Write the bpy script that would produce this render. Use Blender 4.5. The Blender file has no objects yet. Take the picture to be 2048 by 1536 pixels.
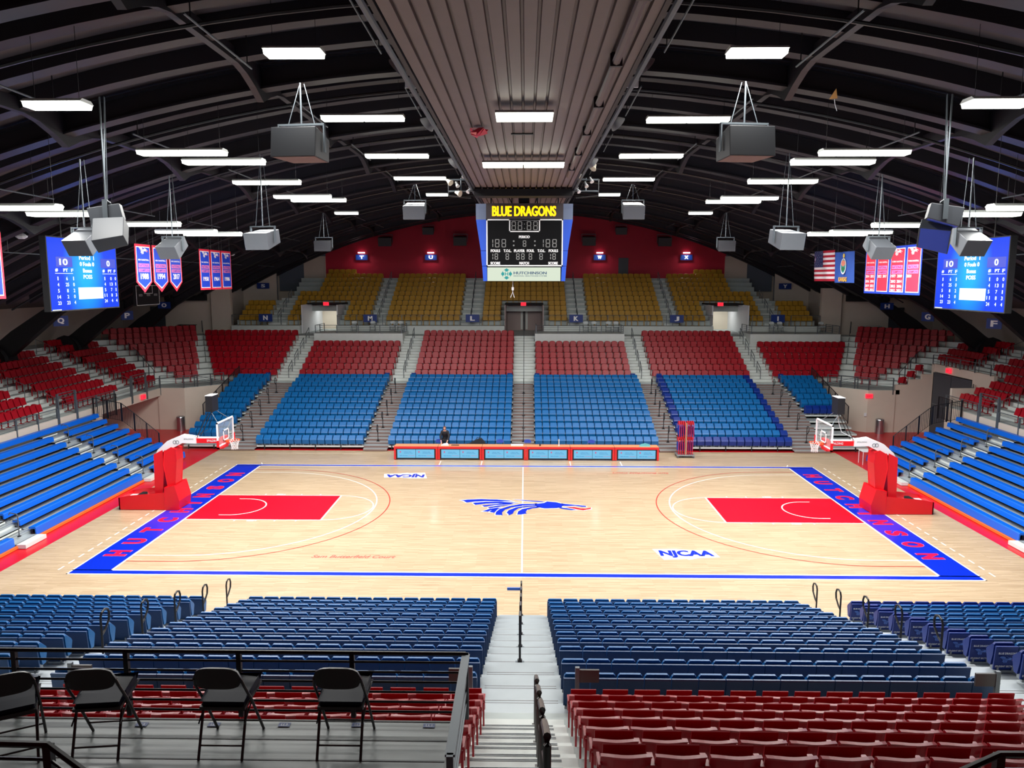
import bpy, bmesh, math, random
from mathutils import Vector, Matrix
from mathutils.geometry import tessellate_polygon
random.seed(7)
C = bpy.context.scene.collection
PI = math.pi
# ------------------------------------------------------------------ camera, world, exposure
cd = bpy.data.cameras.new('camera'); cam = bpy.data.objects.new('camera', cd); C.objects.link(cam)
bpy.context.scene.camera = cam
CP = (0.08918279, -33.00966873, 10.07952809); YAW, PIT, ROL = 0.97894426, -7.75760029, 0.04745597
cam.location = CP
cam.rotation_mode = 'XYZ'
cam.rotation_euler = (Matrix.Rotation(math.radians(YAW), 3, 'Z') @ Matrix.Rotation(math.radians(90 + PIT), 3, 'X') @ Matrix.Rotation(math.radians(ROL), 3, 'Z')).to_euler()
cd.sensor_width = 36; cd.lens = 1534.31 / 2048 * 36; cd.clip_start = 0.1; cd.clip_end = 300
w = bpy.data.worlds.new('world'); bpy.context.scene.world = w; w.use_nodes = True
w.node_tree.nodes['Background'].inputs[0].default_value = (0.75, 0.82, 1, 1)
w.node_tree.nodes['Background'].inputs[1].default_value = 0.012
vs = bpy.context.scene.view_settings
vs.view_transform = 'Standard'; vs.look = 'None'; vs.exposure = 0.0; vs.gamma = 1
LAMP_W = 202.0      # watts of one four-foot fixture

# ------------------------------------------------------------------ materials
def lin(c):
    return tuple(((v/255)/12.92 if v/255 <= .04045 else (((v/255)+.055)/1.055)**2.4) for v in c)
MC = {}
def mat(name, rgb, rough=.5, metal=0., noise=0., nscale=8., spec=.5, bump=0., coat=0., alpha=1., stretch=None):
    if name in MC: return MC[name]
    m = bpy.data.materials.new(name); m.use_nodes = True; nt = m.node_tree
    b = nt.nodes['Principled BSDF']; c = lin(rgb)
    b.inputs['Base Color'].default_value = (*c, 1); b.inputs['Roughness'].default_value = rough
    b.inputs['Metallic'].default_value = metal; b.inputs['Specular IOR Level'].default_value = spec
    b.inputs['Coat Weight'].default_value = coat; b.inputs['Coat Roughness'].default_value = .12
    if alpha < 1: b.inputs['Alpha'].default_value = alpha
    tc = nt.nodes.new('ShaderNodeTexCoord'); mp = nt.nodes.new('ShaderNodeMapping'); n = nt.nodes.new('ShaderNodeTexNoise')
    nt.links.new(tc.outputs['Object'], mp.inputs[0]); nt.links.new(mp.outputs[0], n.inputs['Vector'])
    if stretch: mp.inputs['Scale'].default_value = stretch
    n.inputs['Scale'].default_value = nscale; n.inputs['Detail'].default_value = 3
    if noise:
        r = nt.nodes.new('ShaderNodeMix'); r.data_type = 'RGBA'
        nt.links.new(n.outputs['Fac'], r.inputs[0])
        r.inputs[6].default_value = (*[max(0, v*(1-noise)) for v in c], 1); r.inputs[7].default_value = (*[min(1, v*(1+noise)) for v in c], 1)
        nt.links.new(r.outputs[2], b.inputs['Base Color'])
    if bump:
        bp = nt.nodes.new('ShaderNodeBump'); bp.inputs['Strength'].default_value = bump
        nt.links.new(n.outputs['Fac'], bp.inputs['Height']); nt.links.new(bp.outputs[0], b.inputs['Normal'])
    MC[name] = m; return m
def emat(name, rgb, s=1., base=None):
    if name in MC: return MC[name]
    m = bpy.data.materials.new(name); m.use_nodes = True; b = m.node_tree.nodes['Principled BSDF']
    c = (*lin(rgb), 1); b.inputs['Base Color'].default_value = (0.02, 0.02, 0.02, 1) if base is None else (*lin(base), 1)
    b.inputs['Emission Color'].default_value = c; b.inputs['Emission Strength'].default_value = s
    b.inputs['Roughness'].default_value = .5; b.inputs['Specular IOR Level'].default_value = .15
    MC[name] = m; return m
def wood_mat():
    m = bpy.data.materials.new('maple strips'); m.use_nodes = True; nt = m.node_tree; b = nt.nodes['Principled BSDF']
    tc = nt.nodes.new('ShaderNodeTexCoord'); br = nt.nodes.new('ShaderNodeTexBrick')
    nt.links.new(tc.outputs['Object'], br.inputs['Vector'])
    br.inputs['Scale'].default_value = 1; br.inputs['Brick Width'].default_value = 1.1; br.inputs['Row Height'].default_value = .058
    br.inputs['Mortar Size'].default_value = .0012; br.inputs['Mortar Smooth'].default_value = .3
    br.inputs['Color1'].default_value = (*lin((214, 193, 164)), 1); br.inputs['Color2'].default_value = (*lin((190, 168, 139)), 1)
    br.inputs['Mortar'].default_value = (*lin((196, 164, 122)), 1)
    mp = nt.nodes.new('ShaderNodeMapping'); mp.inputs['Scale'].default_value = (.7, 14, 1)
    n = nt.nodes.new('ShaderNodeTexNoise'); n.inputs['Scale'].default_value = 1.6; n.inputs['Detail'].default_value = 5
    nt.links.new(tc.outputs['Object'], mp.inputs[0]); nt.links.new(mp.outputs[0], n.inputs['Vector'])
    cr = nt.nodes.new('ShaderNodeValToRGB'); cr.color_ramp.elements[0].position = .3; cr.color_ramp.elements[1].position = .75
    cr.color_ramp.elements[0].color = (.78, .72, .66, 1); cr.color_ramp.elements[1].color = (1.05, 1.04, 1.02, 1)
    nt.links.new(n.outputs['Fac'], cr.inputs[0])
    mx = nt.nodes.new('ShaderNodeMix'); mx.data_type = 'RGBA'; mx.blend_type = 'MULTIPLY'; mx.inputs[0].default_value = 1
    nt.links.new(br.outputs['Color'], mx.inputs[6]); nt.links.new(cr.outputs[0], mx.inputs[7]); nt.links.new(mx.outputs[2], b.inputs['Base Color'])
    b.inputs['Roughness'].default_value = .33; b.inputs['Coat Weight'].default_value = .4; b.inputs['Coat Roughness'].default_value = .11
    return m
def screen_mat(name):       # picture of the lit display: deep blue with a cyan glow in the middle
    m = bpy.data.materials.new(name); m.use_nodes = True; nt = m.node_tree; b = nt.nodes['Principled BSDF']
    tc = nt.nodes.new('ShaderNodeTexCoord'); mp = nt.nodes.new('ShaderNodeMapping'); mp.inputs['Location'].default_value = (0, 0, 0)
    mp.inputs['Scale'].default_value = (0, .62, .45)
    g = nt.nodes.new('ShaderNodeTexGradient'); g.gradient_type = 'SPHERICAL'; cr = nt.nodes.new('ShaderNodeValToRGB')
    cr.color_ramp.elements[0].color = (*lin((6, 64, 232)), 1); cr.color_ramp.elements[1].color = (*lin((8, 178, 236)), 1)
    cr.color_ramp.elements[0].position = .08; cr.color_ramp.elements[1].position = .8
    nt.links.new(tc.outputs['Object'], mp.inputs[0]); nt.links.new(mp.outputs[0], g.inputs[0]); nt.links.new(g.outputs['Fac'], cr.inputs[0])
    nt.links.new(cr.outputs[0], b.inputs['Emission Color']); b.inputs['Emission Strength'].default_value = 1.15
    b.inputs['Base Color'].default_value = (.0, .0, .01, 1); b.inputs['Specular IOR Level'].default_value = .1; b.inputs['Roughness'].default_value = .6; return m
wood = wood_mat()
M_redpaint = mat('red court paint', (222, 12, 40), .3, coat=.2); M_bluepaint = mat('blue court paint', (0, 42, 196), .3, coat=.2)
M_white = mat('white line paint', (245, 242, 235), .35); M_thinred = mat('thin red line paint', (190, 60, 50), .35)
M_redfloor = mat('red rubber floor', (205, 18, 34), .35, noise=.08, nscale=1.5)
M_blueS = mat('blue seat plastic', (6, 96, 160), .4, noise=.05, nscale=3); M_blueD = mat('blue seat shell', (0, 56, 106), .45)
M_redS = mat('red seat plastic', (158, 8, 28), .38, spec=.4); M_goldS = mat('gold seat plastic', (196, 148, 46), .4, noise=.12, nscale=2)
M_brack = mat('grey seat bracket', (150, 155, 160), .4, .6)
M_conc = mat('painted concrete', (180, 190, 188), .55, noise=.1, nscale=2.5); M_concw = mat('pale painted concrete', (212, 218, 214), .5, noise=.07, nscale=3)
M_deck = mat('aluminium deck', (172, 180, 184), .35, .25, noise=.06, nscale=3); M_brown = mat('brown riser', (120, 98, 92), .5)
M_dark = mat('black void', (16, 16, 20), .8); M_black = mat('black powder coat', (22, 22, 26), .45); M_steel = mat('black roof steel', (24, 21, 30), .55, noise=.1)
M_deckroof = mat('roof deck', (92, 80, 82), .7, noise=.18, nscale=1.2)
M_rail = mat('grey steel rail', (96, 104, 110), .45, .4); M_railL = mat('light grey rail', (150, 158, 162), .45, .4)
M_cream = mat('cream block wall', (206, 194, 180), .7, noise=.05, nscale=1.5); M_redwall = mat('red painted wall', (184, 10, 48), .6, noise=.08, nscale=1.2)
M_greydoor = mat('dark grey door', (62, 68, 76), .5); M_strip = mat('grey brown metal ceiling', (112, 98, 96), .5, .1, noise=.1, nscale=2)
M_signblue = mat('navy sign board', (12, 50, 128), .45); M_signwhite = mat('sign lettering', (250, 250, 252), .5)
M_spk = mat('grey speaker cabinet', (88, 92, 98), .45, noise=.04); M_spkd = mat('dark speaker cabinet', (44, 46, 50), .5)
M_benchblue = mat('blue bench plastic', (0, 98, 214), .38); M_chrome = mat('brushed steel', (190, 190, 195), .25, .9)
M_padred = mat('red pad vinyl', (214, 8, 26), .42); M_padwhite = mat('white pad vinyl', (226, 230, 234), .45)
M_orange = mat('orange strip', (236, 110, 40), .5)
M_tan = mat('tan table top', (226, 158, 110), .45); M_redframe = mat('red table frame', (205, 30, 34), .4)
M_light = emat('fluorescent diffuser', (245, 250, 236), 7.0)
M_exit = emat('red exit light', (255, 40, 60), 1.6); M_led = emat('amber display letters', (255, 200, 0), 1.9); M_ledo = emat('orange display dots', (240, 90, 0), 1.0)
M_seg = mat('display segment grey', (150, 150, 150), .5)
M_adp = emat('lit advert panel', (232, 245, 222), .85); M_teal = emat('teal advert print', (20, 170, 170), .8); M_adgrey = emat('grey advert print', (90, 120, 150), .7)
M_tscr = emat('light blue table screen', (112, 192, 232), 1.0); M_tpink = emat('pink screen print', (225, 95, 150), .8); M_tblue = emat('blue screen print', (50, 110, 190), .8)
M_scw = emat('white screen lettering', (235, 250, 255), 1.5); M_scb = emat('screen blue box', (0, 50, 215), 1.0)

# ------------------------------------------------------------------ mesh builder
class MB:
    def __init__(s): s.v = []; s.f = []; s.mi = []; s.m = []
    def _m(s, m):
        if m not in s.m: s.m.append(m)
        return s.m.index(m)
    def add(s, vs_, fs, m):
        o = len(s.v); s.v += [tuple(v) for v in vs_]; i = s._m(m)
        for f in fs: s.f.append([o+k for k in f]); s.mi.append(i)
    def box(s, x0, x1, y0, y1, z0, z1, m, M=None):
        vs_ = [Vector((x, y, z)) for x in (x0, x1) for y in (y0, y1) for z in (z0, z1)]
        if M is not None: vs_ = [M @ v for v in vs_]
        s.add(vs_, [(0, 1, 3, 2), (4, 6, 7, 5), (0, 4, 5, 1), (2, 3, 7, 6), (0, 2, 6, 4), (1, 5, 7, 3)], m)
    def quad(s, a, b, c, d, m): s.add([a, b, c, d], [(0, 1, 2, 3)], m)
    def poly(s, pts, m):       # planar polygon, any outline
        pts = [Vector(p) for p in pts]
        s.add(pts, [tuple(t) for t in tessellate_polygon([pts])], m)
    def prism(s, pts, off, m):  # outline extruded by vector off
        pts = [Vector(p) for p in pts]; off = Vector(off); n = len(pts)
        T = [tuple(t) for t in tessellate_polygon([pts])]
        s.add(pts + [p+off for p in pts], T + [tuple(n+k for k in reversed(t)) for t in T] + [(i, (i+1) % n, n+(i+1) % n, n+i) for i in range(n)], m)
    def tube(s, pts, r, m, n=8, closed=False):
        pts = [Vector(p) for p in pts]; rings = []; N = len(pts); prev = None
        for i, p in enumerate(pts):
            if closed: d = (pts[(i+1) % N]-pts[i-1])
            else: d = pts[min(i+1, N-1)]-pts[max(i-1, 0)]
            d.normalize()
            if prev is None:
                a = Vector((0, 0, 1)) if abs(d.z) < .9 else Vector((1, 0, 0)); u = d.cross(a).normalized()
            else: u = (prev - d*prev.dot(d)).normalized()
            prev = u; v = d.cross(u)
            rr = r[i] if isinstance(r, (list, tuple)) else r
            rings.append([p + (u*math.cos(2*PI*k/n)+v*math.sin(2*PI*k/n))*rr for k in range(n)])
        vs_ = [q for R in rings for q in R]; fs = []
        for i in range(N if closed else N-1):
            j = (i+1) % N
            for k in range(n): fs.append((i*n+k, i*n+(k+1) % n, j*n+(k+1) % n, j*n+k))
        if not closed: fs += [tuple(range(n)), tuple((N-1)*n+k for k in reversed(range(n)))]
        s.add(vs_, fs, m)
    def cyl(s, c, r, h, m, n=16, r2=None): s.tube([c, (c[0], c[1], c[2]+h)], [r, r if r2 is None else r2], m, n)
    def shell(s, f, nu, nv, th, m):  # curved sheet with thickness along +y
        P = [[Vector(f(i/nu, j/nv)) for j in range(nv+1)] for i in range(nu+1)]; a = (nu+1)*(nv+1)
        vs_ = [p for R in P for p in R] + [p+Vector((0, th, 0)) for R in P for p in R]; I = lambda i, j: i*(nv+1)+j; fs = []
        for i in range(nu):
            for j in range(nv):
                fs.append((I(i, j), I(i+1, j), I(i+1, j+1), I(i, j+1))); fs.append((a+I(i, j), a+I(i, j+1), a+I(i+1, j+1), a+I(i+1, j)))
        for i in range(nu):
            for j, q in ((0, 0), (nv, 1)): fs.append((I(i, j), a+I(i, j), a+I(i+1, j), I(i+1, j)))
        for j in range(nv):
            for i in (0, nu): fs.append((I(i, j), I(i, j+1), a+I(i, j+1), a+I(i, j)))
        s.add(vs_, fs, m)
    def text(s, t, o, U, V, W, H, m, off=.018):   # lettering fitted to a W x H rectangle centred on o
        vs_, fs, (x0, x1, y0, y1) = textmesh(t, off); o, U, V = Vector(o), Vector(U), Vector(V)
        s.tc = (getattr(s, 'tc', 0)+1) % 6; o = o+U.cross(V).normalized()*(.0007*s.tc if abs(V.y) < .9 else 0)
        if not fs: return
        sx = W/max(1e-6, x1-x0); sy = H/max(1e-6, y1-y0)
        s.add([o+U*((x-(x0+x1)/2)*sx)+V*((y-(y0+y1)/2)*sy) for x, y in vs_], fs, m)
    def merge(s, o, M):
        b = len(s.v); s.v += [tuple(M @ Vector(v)) for v in o.v]; mp = [s._m(m) for m in o.m]
        s.f += [[b+k for k in f] for f in o.f]; s.mi += [mp[i] for i in o.mi]
    def mesh(s, name):
        me = bpy.data.meshes.new(name); me.from_pydata(s.v, [], s.f)
        for m in s.m: me.materials.append(m)
        me.polygons.foreach_set('material_index', s.mi); me.update(); return me
    def build(s, name, parent=None, smooth=False, bevel=0, **k):
        o = bpy.data.objects.new(name, s.mesh(name)); C.objects.link(o)
        if smooth:
            bm = bmesh.new(); bm.from_mesh(o.data); bmesh.ops.recalc_face_normals(bm, faces=bm.faces)
            for f in bm.faces: f.smooth = True
            for e in bm.edges:
                if len(e.link_faces) == 2 and e.calc_face_angle(0) > .7: e.smooth = False
            bm.to_mesh(o.data); bm.free()
        if bevel:
            b = o.modifiers.new('bevel', 'BEVEL'); b.width = bevel; b.segments = 2; b.limit_method = 'ANGLE'
        if parent: o.parent = parent
        return tag(o, **k)
_tc = {}
def textmesh(t, off=.018):
    key = (t, off)
    if key not in _tc:
        cu = bpy.data.curves.new('t', 'FONT'); cu.body = t; cu.offset = off; cu.resolution_u = 3; o = bpy.data.objects.new('t', cu)
        me = bpy.data.meshes.new_from_object(o); v = [(q.co.x, q.co.y) for q in me.vertices]; f = [tuple(p.vertices) for p in me.polygons]
        bb = (min(a for a, b in v), max(a for a, b in v), min(b for a, b in v), max(b for a, b in v)) if v else (0, 1, 0, 1)
        _tc[key] = (v, f, bb); bpy.data.objects.remove(o); bpy.data.meshes.remove(me); bpy.data.curves.remove(cu)
    return _tc[key]
def tag(o, label=None, cat=None, group=None, kind=None):
    if label:
        assert 2 <= len(label.split()) <= 16, label
        o['label'] = label
    if cat: o['category'] = cat
    if group: o['group'] = group
    if kind: o['kind'] = kind
    return o
def empty(name, loc, rz=0, **k):
    o = bpy.data.objects.new(name, None); C.objects.link(o); o.location = loc; o.rotation_euler = (0, 0, rz); o.empty_display_size = .2
    return tag(o, **k)
def copy_tree(o, parent=None):
    c = o.copy(); C.objects.link(c)
    if parent: c.parent = parent
    for ch in o.children: copy_tree(ch, c)
    return c
ORD = 'zeroth first second third fourth fifth sixth seventh eighth ninth tenth eleventh twelfth thirteenth fourteenth fifteenth sixteenth seventeenth eighteenth nineteenth twentieth'.split() + ['twenty-%s' % s for s in 'first second third fourth fifth sixth seventh eighth ninth'.split()]
def T(x, y, z=0, rz=0): return Matrix.Translation((x, y, z)) @ Matrix.Rotation(rz, 4, 'Z')
_cr = cam.rotation_euler.to_matrix()
def proj(p):
    q = _cr.transposed() @ (Vector(p)-Vector(CP))
    if q.z > -0.3: return None
    return (1024+q.x/-q.z*1534.31, 768-q.y/-q.z*1534.31)
def seen(p, mg=25):
    q = proj(p); return q is not None and -mg < q[0] < 2048+mg and -mg < q[1] < 1536+mg
# ------------------------------------------------------------------ roof
def Zf(x): return 15.75 - x*x/92          # underside of the roof arches
def deckz(x):
    a = abs(x); return Zf(a)+.75 if a <= 26 else 9.15 - (a-26)*.135
XS = [-33.2+66.4*i/64 for i in range(65)]
mb = MB()
for a, b in zip(XS, XS[1:]):
    for (y0, y1) in ((-40, 39.2),):
        mb.add([(a, y0, deckz(a)), (b, y0, deckz(b)), (b, y1, deckz(b)), (a, y1, deckz(a)), (a, y0, deckz(a)+.2), (b, y0, deckz(b)+.2), (b, y1, deckz(b)+.2), (a, y1, deckz(a)+.2)], [(0, 1, 2, 3), (7, 6, 5, 4), (0, 4, 5, 1), (2, 6, 7, 3)], M_deckroof)
mb.build('ceiling', kind='structure', smooth=True)
def arc(mb, y, w, z0, z1, x0, x1, n, m):
    X = [x0+(x1-x0)*i/n for i in range(n+1)]
    for a, b in zip(X, X[1:]):
        mb.add([(x, y+s*w, (Zf(x)+d)) for x in (a, b) for s in (-.5, .5) for d in (z0, z1)], [(0, 1, 3, 2), (4, 6, 7, 5), (0, 4, 5, 1), (2, 3, 7, 6), (0, 2, 6, 4), (1, 5, 7, 3)], m)
mb = MB()
y = 18-7.3*8
while y < 38.6:
    if min(abs(y-18-7.3*i) for i in range(-8, 4)) > .55: arc(mb, y, .42, .3, .74, -25.8, 25.8, 40, M_steel)
    y += 1.825
mb.build('trim_1', kind='structure')
# arches: web plus wide bottom flange, coming down through the stands to a padded foot
def arch(y):
    r = empty('roof_arch', (0, y, 0), label='black curved steel roof arch, %s from the far wall' % ORD[round((32.6-y)/7.3)+1], cat='roof arch', group='roof arches')
    a = MB(); arc(a, 0, .12, .05, .62, -30.9, 30.9, 60, M_steel); arc(a, 0, .46, .0, .06, -30.9, 30.9, 60, M_steel); arc(a, 0, .46, .58, .64, -30.9, 30.9, 60, M_steel)
    a.build('curved_beam', r)
    for s in (-1, 1):
        b = MB(); b.prism([(s*31.6, -.25, 4.2), (s*30.0, -.25, 4.2), (s*29.6, -.25, 5.6), (s*26.6, -.25, 8.05), (s*26.6, -.25, 8.75), (s*27.5, -.25, 8.3), (s*29.4, -.25, 7.1), (s*30.8, -.25, 6.0)], (0, .5, 0), M_black)
        b.build('leg', r)
        f = MB(); pts = []
        for i in range(9):
            t = PI*i/8; pts.append((s*(30.6-1.0*math.cos(t)), -.5, 5.3+1.0*math.sin(t)))
        pts += [(s*31.6, -.5, 4.2), (s*29.6, -.5, 4.2)]
        f.prism(pts, (0, 1.0, 0), M_dark); f.build('foot_padding', r, bevel=.15)
        p = MB(); p.box(s*27.1-.12, s*27.1+.12, -.12, .12, 8.2, 9.0, M_black); p.build('post', r)
    return r
ay = [18+7.3*i for i in range(-7, 3)]
for y in ay: arch(y)
# lengthwise girders with curved ends between the arches
mb = MB()
for X in (7.2, 12.7, 18.5):
    for s in (-1, 1):
        zt = Zf(X)+.6
        for y0 in ay[:-1]:
            for k in range(12):
                t0, t1 = k/12, (k+1)/12; h = lambda t: .34+.55*max(0, abs(2*t-1)-.55)/.45*abs(2*t-1)
                mb.add([(s*X+q, y0+7.3*t, z) for t, hh in ((t0, h(t0)), (t1, h(t1))) for q in (-.09, .09) for z in (zt-hh, zt)], [(0, 1, 3, 2), (4, 6, 7, 5), (0, 4, 5, 1), (2, 3, 7, 6), (0, 2, 6, 4), (1, 5, 7, 3)], M_steel)
mb.build('trim_2', kind='structure')
# thin conduits under the girders, and sprinkler pipes following the arches
n = 0
for X in (3.4, 6.6, 11.4, 16.2, 20.5):
    for s in (-1, 1):
        for i, y0 in enumerate(ay[2:-1]):
            q = MB(); z = Zf(X)-.05; yy = y0+1.2
            q.tube([(s*X, yy, z), (s*(X+.05), yy+3.9, z-.02)], .025, M_rail, 6); q.tube([(s*X, yy+.3, z), (s*X, yy+.3, z+.7)], .015, M_black, 5); q.tube([(s*(X+.05), yy+3.6, z), (s*(X+.05), yy+3.6, z+.7)], .015, M_black, 5)
            q.build('conduit', label='thin grey conduit under the %s roof, %s out from the centre strip, %s from camera' % ('left' if s < 0 else 'right', ORD[(3.4, 6.6, 11.4, 16.2, 20.5).index(X)+1], ORD[i+1]), cat='conduit', group='conduits hung below the roof')
for i, y0 in enumerate(ay[1:-2]):
    q = MB(); q.tube([(-26+52*k/40, y0+2.3, Zf(-26+52*k/40)+.12) for k in range(41)], .045, M_black, 6)
    q.build('sprinkler_pipe', label='black sprinkler pipe curving below the roof, %s from the camera' % ORD[i+1], cat='pipe', group='sprinkler pipes')
# lowered corrugated strip along the centre
st = empty('ceiling_strip', (0, 0, 13.7), label='grey brown corrugated metal ceiling strip running down the middle of the roof', cat='ceiling panel')
mb = MB(); x = -1.95; k = 0
while x < 1.94:                                   # box ribs
    mb.prism([(x, -34, 0), (x+.012, -34, .06), (x+.05, -34, .06), (x+.062, -34, 0), (x+.244, -34, 0), (x+.244, -34, .08), (x, -34, .08)], (0, 70, 0), M_strip); x += .2438; k += 1
mb.build('corrugated_deck', st)
for s in (-1, 1):
    q = MB(); q.box(s*1.95-.04, s*1.95+.04, -34, 36, -.03, 1.1, M_steel); q.build('side_panel', st)
    q = MB(); q.tube([(s*2.06, -34, -.05), (s*2.06, 36, -.05)], .05, M_rail, 8); q.build('edge_pipe', st)
q = MB(); q.tube([(1.55, -34, -.12), (1.55, -6.5, -.12), (1.55, -6.0, -.12)], .07, M_strip, 8)
for yy in range(-32, -6, 3): q.box(1.45, 1.65, yy, yy+.08, -.2, .02, M_black)
q.build('drain_pipe', st)
q = MB(); q.box(-.28, .28, -13.2, -13.1, -.03, .01, M_black); q.build('slot', st)
# ------------------------------------------------------------------ floor and court
F = MB(); F.box(-36, 36, -41, 40, -.3, 0, M_redfloor); F.build('floor', kind='structure')
K = MB(); K.box(-18.1, 18.3, -11.3, 11.42, 0, .012, wood)
zz = .014
def R2(x0, x1, y0, y1, m, z=None): z = z or zz; K.quad((x0, y0, z), (x1, y0, z), (x1, y1, z), (x0, y1, z), m)
R2(-15.72, 15.72, 7.55, 7.62, M_white); R2(-15.72, 15.72, -7.62, -7.55, M_white); R2(-15.72, 15.72, -7.98, -7.92, M_white); R2(-15.72, 15.72, 7.86, 7.9, M_white)
for s in (-1, 1):
    R2(*sorted((s*14.28, s*14.36)), -7.62, 7.62, M_white); R2(*sorted((s*15.66, s*15.72)), -7.98, 7.9, M_white)
    R2(*sorted((s*14.36, s*15.66)), -7.92, 7.86, M_bluepaint)
    R2(-14.36, 14.36, *sorted((s*7.62, s*(7.92 if s < 0 else 7.86))), M_bluepaint)
R2(-.03, .03, -7.55, 7.55, M_white, .0165)
def ring(cx, cy, r, w_, a0, a1, m, z, n=48):
    for i in range(n):
        a, b = a0+(a1-a0)*i/n, a0+(a1-a0)*(i+1)/n
        K.add([(cx+(r+d)*math.cos(t), cy+(r+d)*math.sin(t), z) for t in (a, b) for d in (-w_/2, w_/2)], [(0, 1, 3, 2)], m)
for s in (-1, 1):
    R2(*sorted((s*14.28, s*8.48)), -1.88, 1.88, M_white, .0155); R2(*sorted((s*14.28, s*8.55)), -1.82, 1.82, M_redpaint, .017)
    a0 = -PI/2 if s < 0 else PI/2
    ring(s*12.73, 0, 1.22, .06, a0, a0+PI, M_white, .0185, 28)
    for yy in (-1.22, 1.22): R2(*sorted((s*12.73, s*13.1)), yy-.03, yy+.03, M_white, .0185)
    ring(s*8.51, 0, 1.83, .05, a0, a0+PI, M_white, .0175, 32)
    for r, m, z in ((6.13, M_white, .018), (6.72, M_thinred, .0182)):
        ring(s*12.73, 0, r, .055 if m is M_white else .045, a0, a0+PI, m, z, 60)
        for t in (-1, 1): R2(*sorted((s*12.73, s*14.28)), t*r-.025, t*r+.025, m, z)
    for yy in (-1, 1):
        for xx in (13.3-2.1, 10.4, 9.5, 12.1): R2(*sorted((s*xx, s*(xx+.06))), *sorted((yy*1.9, yy*2.05)), M_white, .018)
        R2(*sorted((s*11.3, s*11.6)), *sorted((yy*1.9, yy*2.07)), M_white, .0182)
    y = -7.6
    while y < 7.4: R2(s*16.2-.03, s*16.2+.03, y, y+.35, M_white); y += .62
    K.quad((s*14.5-.03, 8.3, .014), (s*14.5+.03, 8.3, .014), (s*14.33+.03, 7.92, .014), (s*14.33-.03, 7.92, .014), M_white)
for xx in (-4.6, -2.3, 2.6, 5.4): K.quad((xx-.03, 8.9, .014), (xx+.03, 8.9, .014), (xx+.03, 7.95, .014), (xx-.03, 7.95, .014), M_white)
M_letter = mat('court letter red', (232, 20, 74), .3); M_letout = mat('court letter outline', (226, 110, 160), .3)
for ch, y in zip('HUTCHINSON', (-5.93, -4.62, -3.27, -1.96, -.63, .51, 1.72, 3.1, 4.42, 5.69)):
    ww = .2 if ch == 'I' else .58
    for s in (-1, 1):
        o = (s*14.98, -s*y*-1 if s < 0 else -y, .0165); U_, V_ = (0, -s, 0), (s, 0, 0)
        o = (s*14.98, y if s < 0 else -y, .0165)
        for k, (e, m, z) in enumerate(((.05, M_letout, .0165), (0, M_letter, .0235))):
            K.text(ch, (o[0], o[1], z), U_, V_, ww+e, .78+e, m, .06 if e else .05)
M_script = mat('script lettering', (196, 96, 84), .4)
K.text('Sam Butterfield Court', (-6.15, -6.12, .0165), (1, 0, 0), (.25, 1, 0), 3.05, .3, M_script)
K.text('Sam Butterfield Court', (6.15, 6.35, .0165), (-1, 0, 0), (-.25, -1, 0), 2.95, .3, M_script)
for s in (1, -1):
    o = Vector((s*6.1, -s*5.62, 0)); U_, V_ = Vector((s, 0, 0)), Vector((0, s, 0))
    K.poly([o+U_*a+V_*b+Vector((0, 0, .0162)) for a, b in ((-1.2, .52), (-.95, -.6), (-.1, -.5), (-.05, -.58), (.35, -.42), (1.15, -.3), (1.02, .45), (.2, .42), (-.3, .55))], M_white)
    K.text('NJCAA', o+Vector((0, 0, .0178))+V_*.0, U_, V_, 2.0, .78, M_bluepaint, .055)
DRAG = {'a': [(-2.9, 1.14), (-2.54, 1.3), (-1.94, 1.39), (-1.17, 1.33), (-.63, 1.17), (-.38, 1.04), (-1, 1.03), (-1.71, 1.05), (-2.24, .95), (-2.55, .81), (-2.69, 1.05)],
 'b': [(-2.28, .78), (-1.7, .96), (-1, .97), (-.14, .82), (-.62, .7), (-1.15, .71), (-1.68, .64), (-2.13, .45)], 'c': [(-1.83, .37), (-1.15, .64), (-.29, .69), (-.72, .53), (-1.25, .43), (-1.71, .17)],
 'd': [(-1.56, .07), (-1.14, .36), (-.4, .59), (-.93, .29), (-1.46, -.07)], 'e': [(-1.79, -.5), (-1.44, -.11), (-.97, .15), (-1.22, -.21), (-1.55, -.55)], 'f': [(-1.47, -.6), (-1.32, -.28), (-.92, .11), (-1.12, -.28), (-1.24, -.7)],
 'g': [(-1.17, -1.01), (-1.16, -.59), (-1.02, -.15), (-.61, .3), (-.08, .64), (.64, .69), (.59, .5), (.03, .4), (-.5, .12), (-.78, -.24), (-.9, -.67), (-.86, -1.04)],
 'h': [(-.7, -.72), (-.62, -.32), (-.29, .13), (.19, .37), (.61, .47), (.66, .32), (.24, .23), (-.16, -.01), (-.36, -.4), (-.43, -.83), (-.59, -1.04), (-.64, -.79)],
 'i': [(-.23, -.95), (-.2, -.49), (-.02, -.13), (.34, .14), (.66, .27), (.82, .11), (.45, 0), (.21, -.25), (.13, -.57), (.18, -.79), (-.07, -.94)],
 'j': [(.56, .65), (.99, .84), (1.11, 1.07), (1.53, .95), (1.74, .75), (1.84, .53), (1.74, .17), (1.5, .02), (.97, -.03), (.66, .15)], 'k': [(1.79, .75), (2.11, .63), (2.58, .49), (2.83, .39), (2.85, .21), (2.66, .24), (2.36, .39), (1.88, .35), (1.8, .44)],
 'l': [(1.5, .16), (1.97, .05), (2.4, -.21), (2.16, -.25), (1.75, -.05)], 'm': [(-.47, 1.38), (.13, 1.24), (.78, 1.1), (1, 1.01), (.89, .92), (.13, 1.09)],
 'T': [(1.9, .26), (2.29, .21), (2.54, .04), (2.8, -.03), (3.04, .14), (3.02, -.07), (2.68, -.27), (2.43, -.17), (2.18, .05)]}
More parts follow.
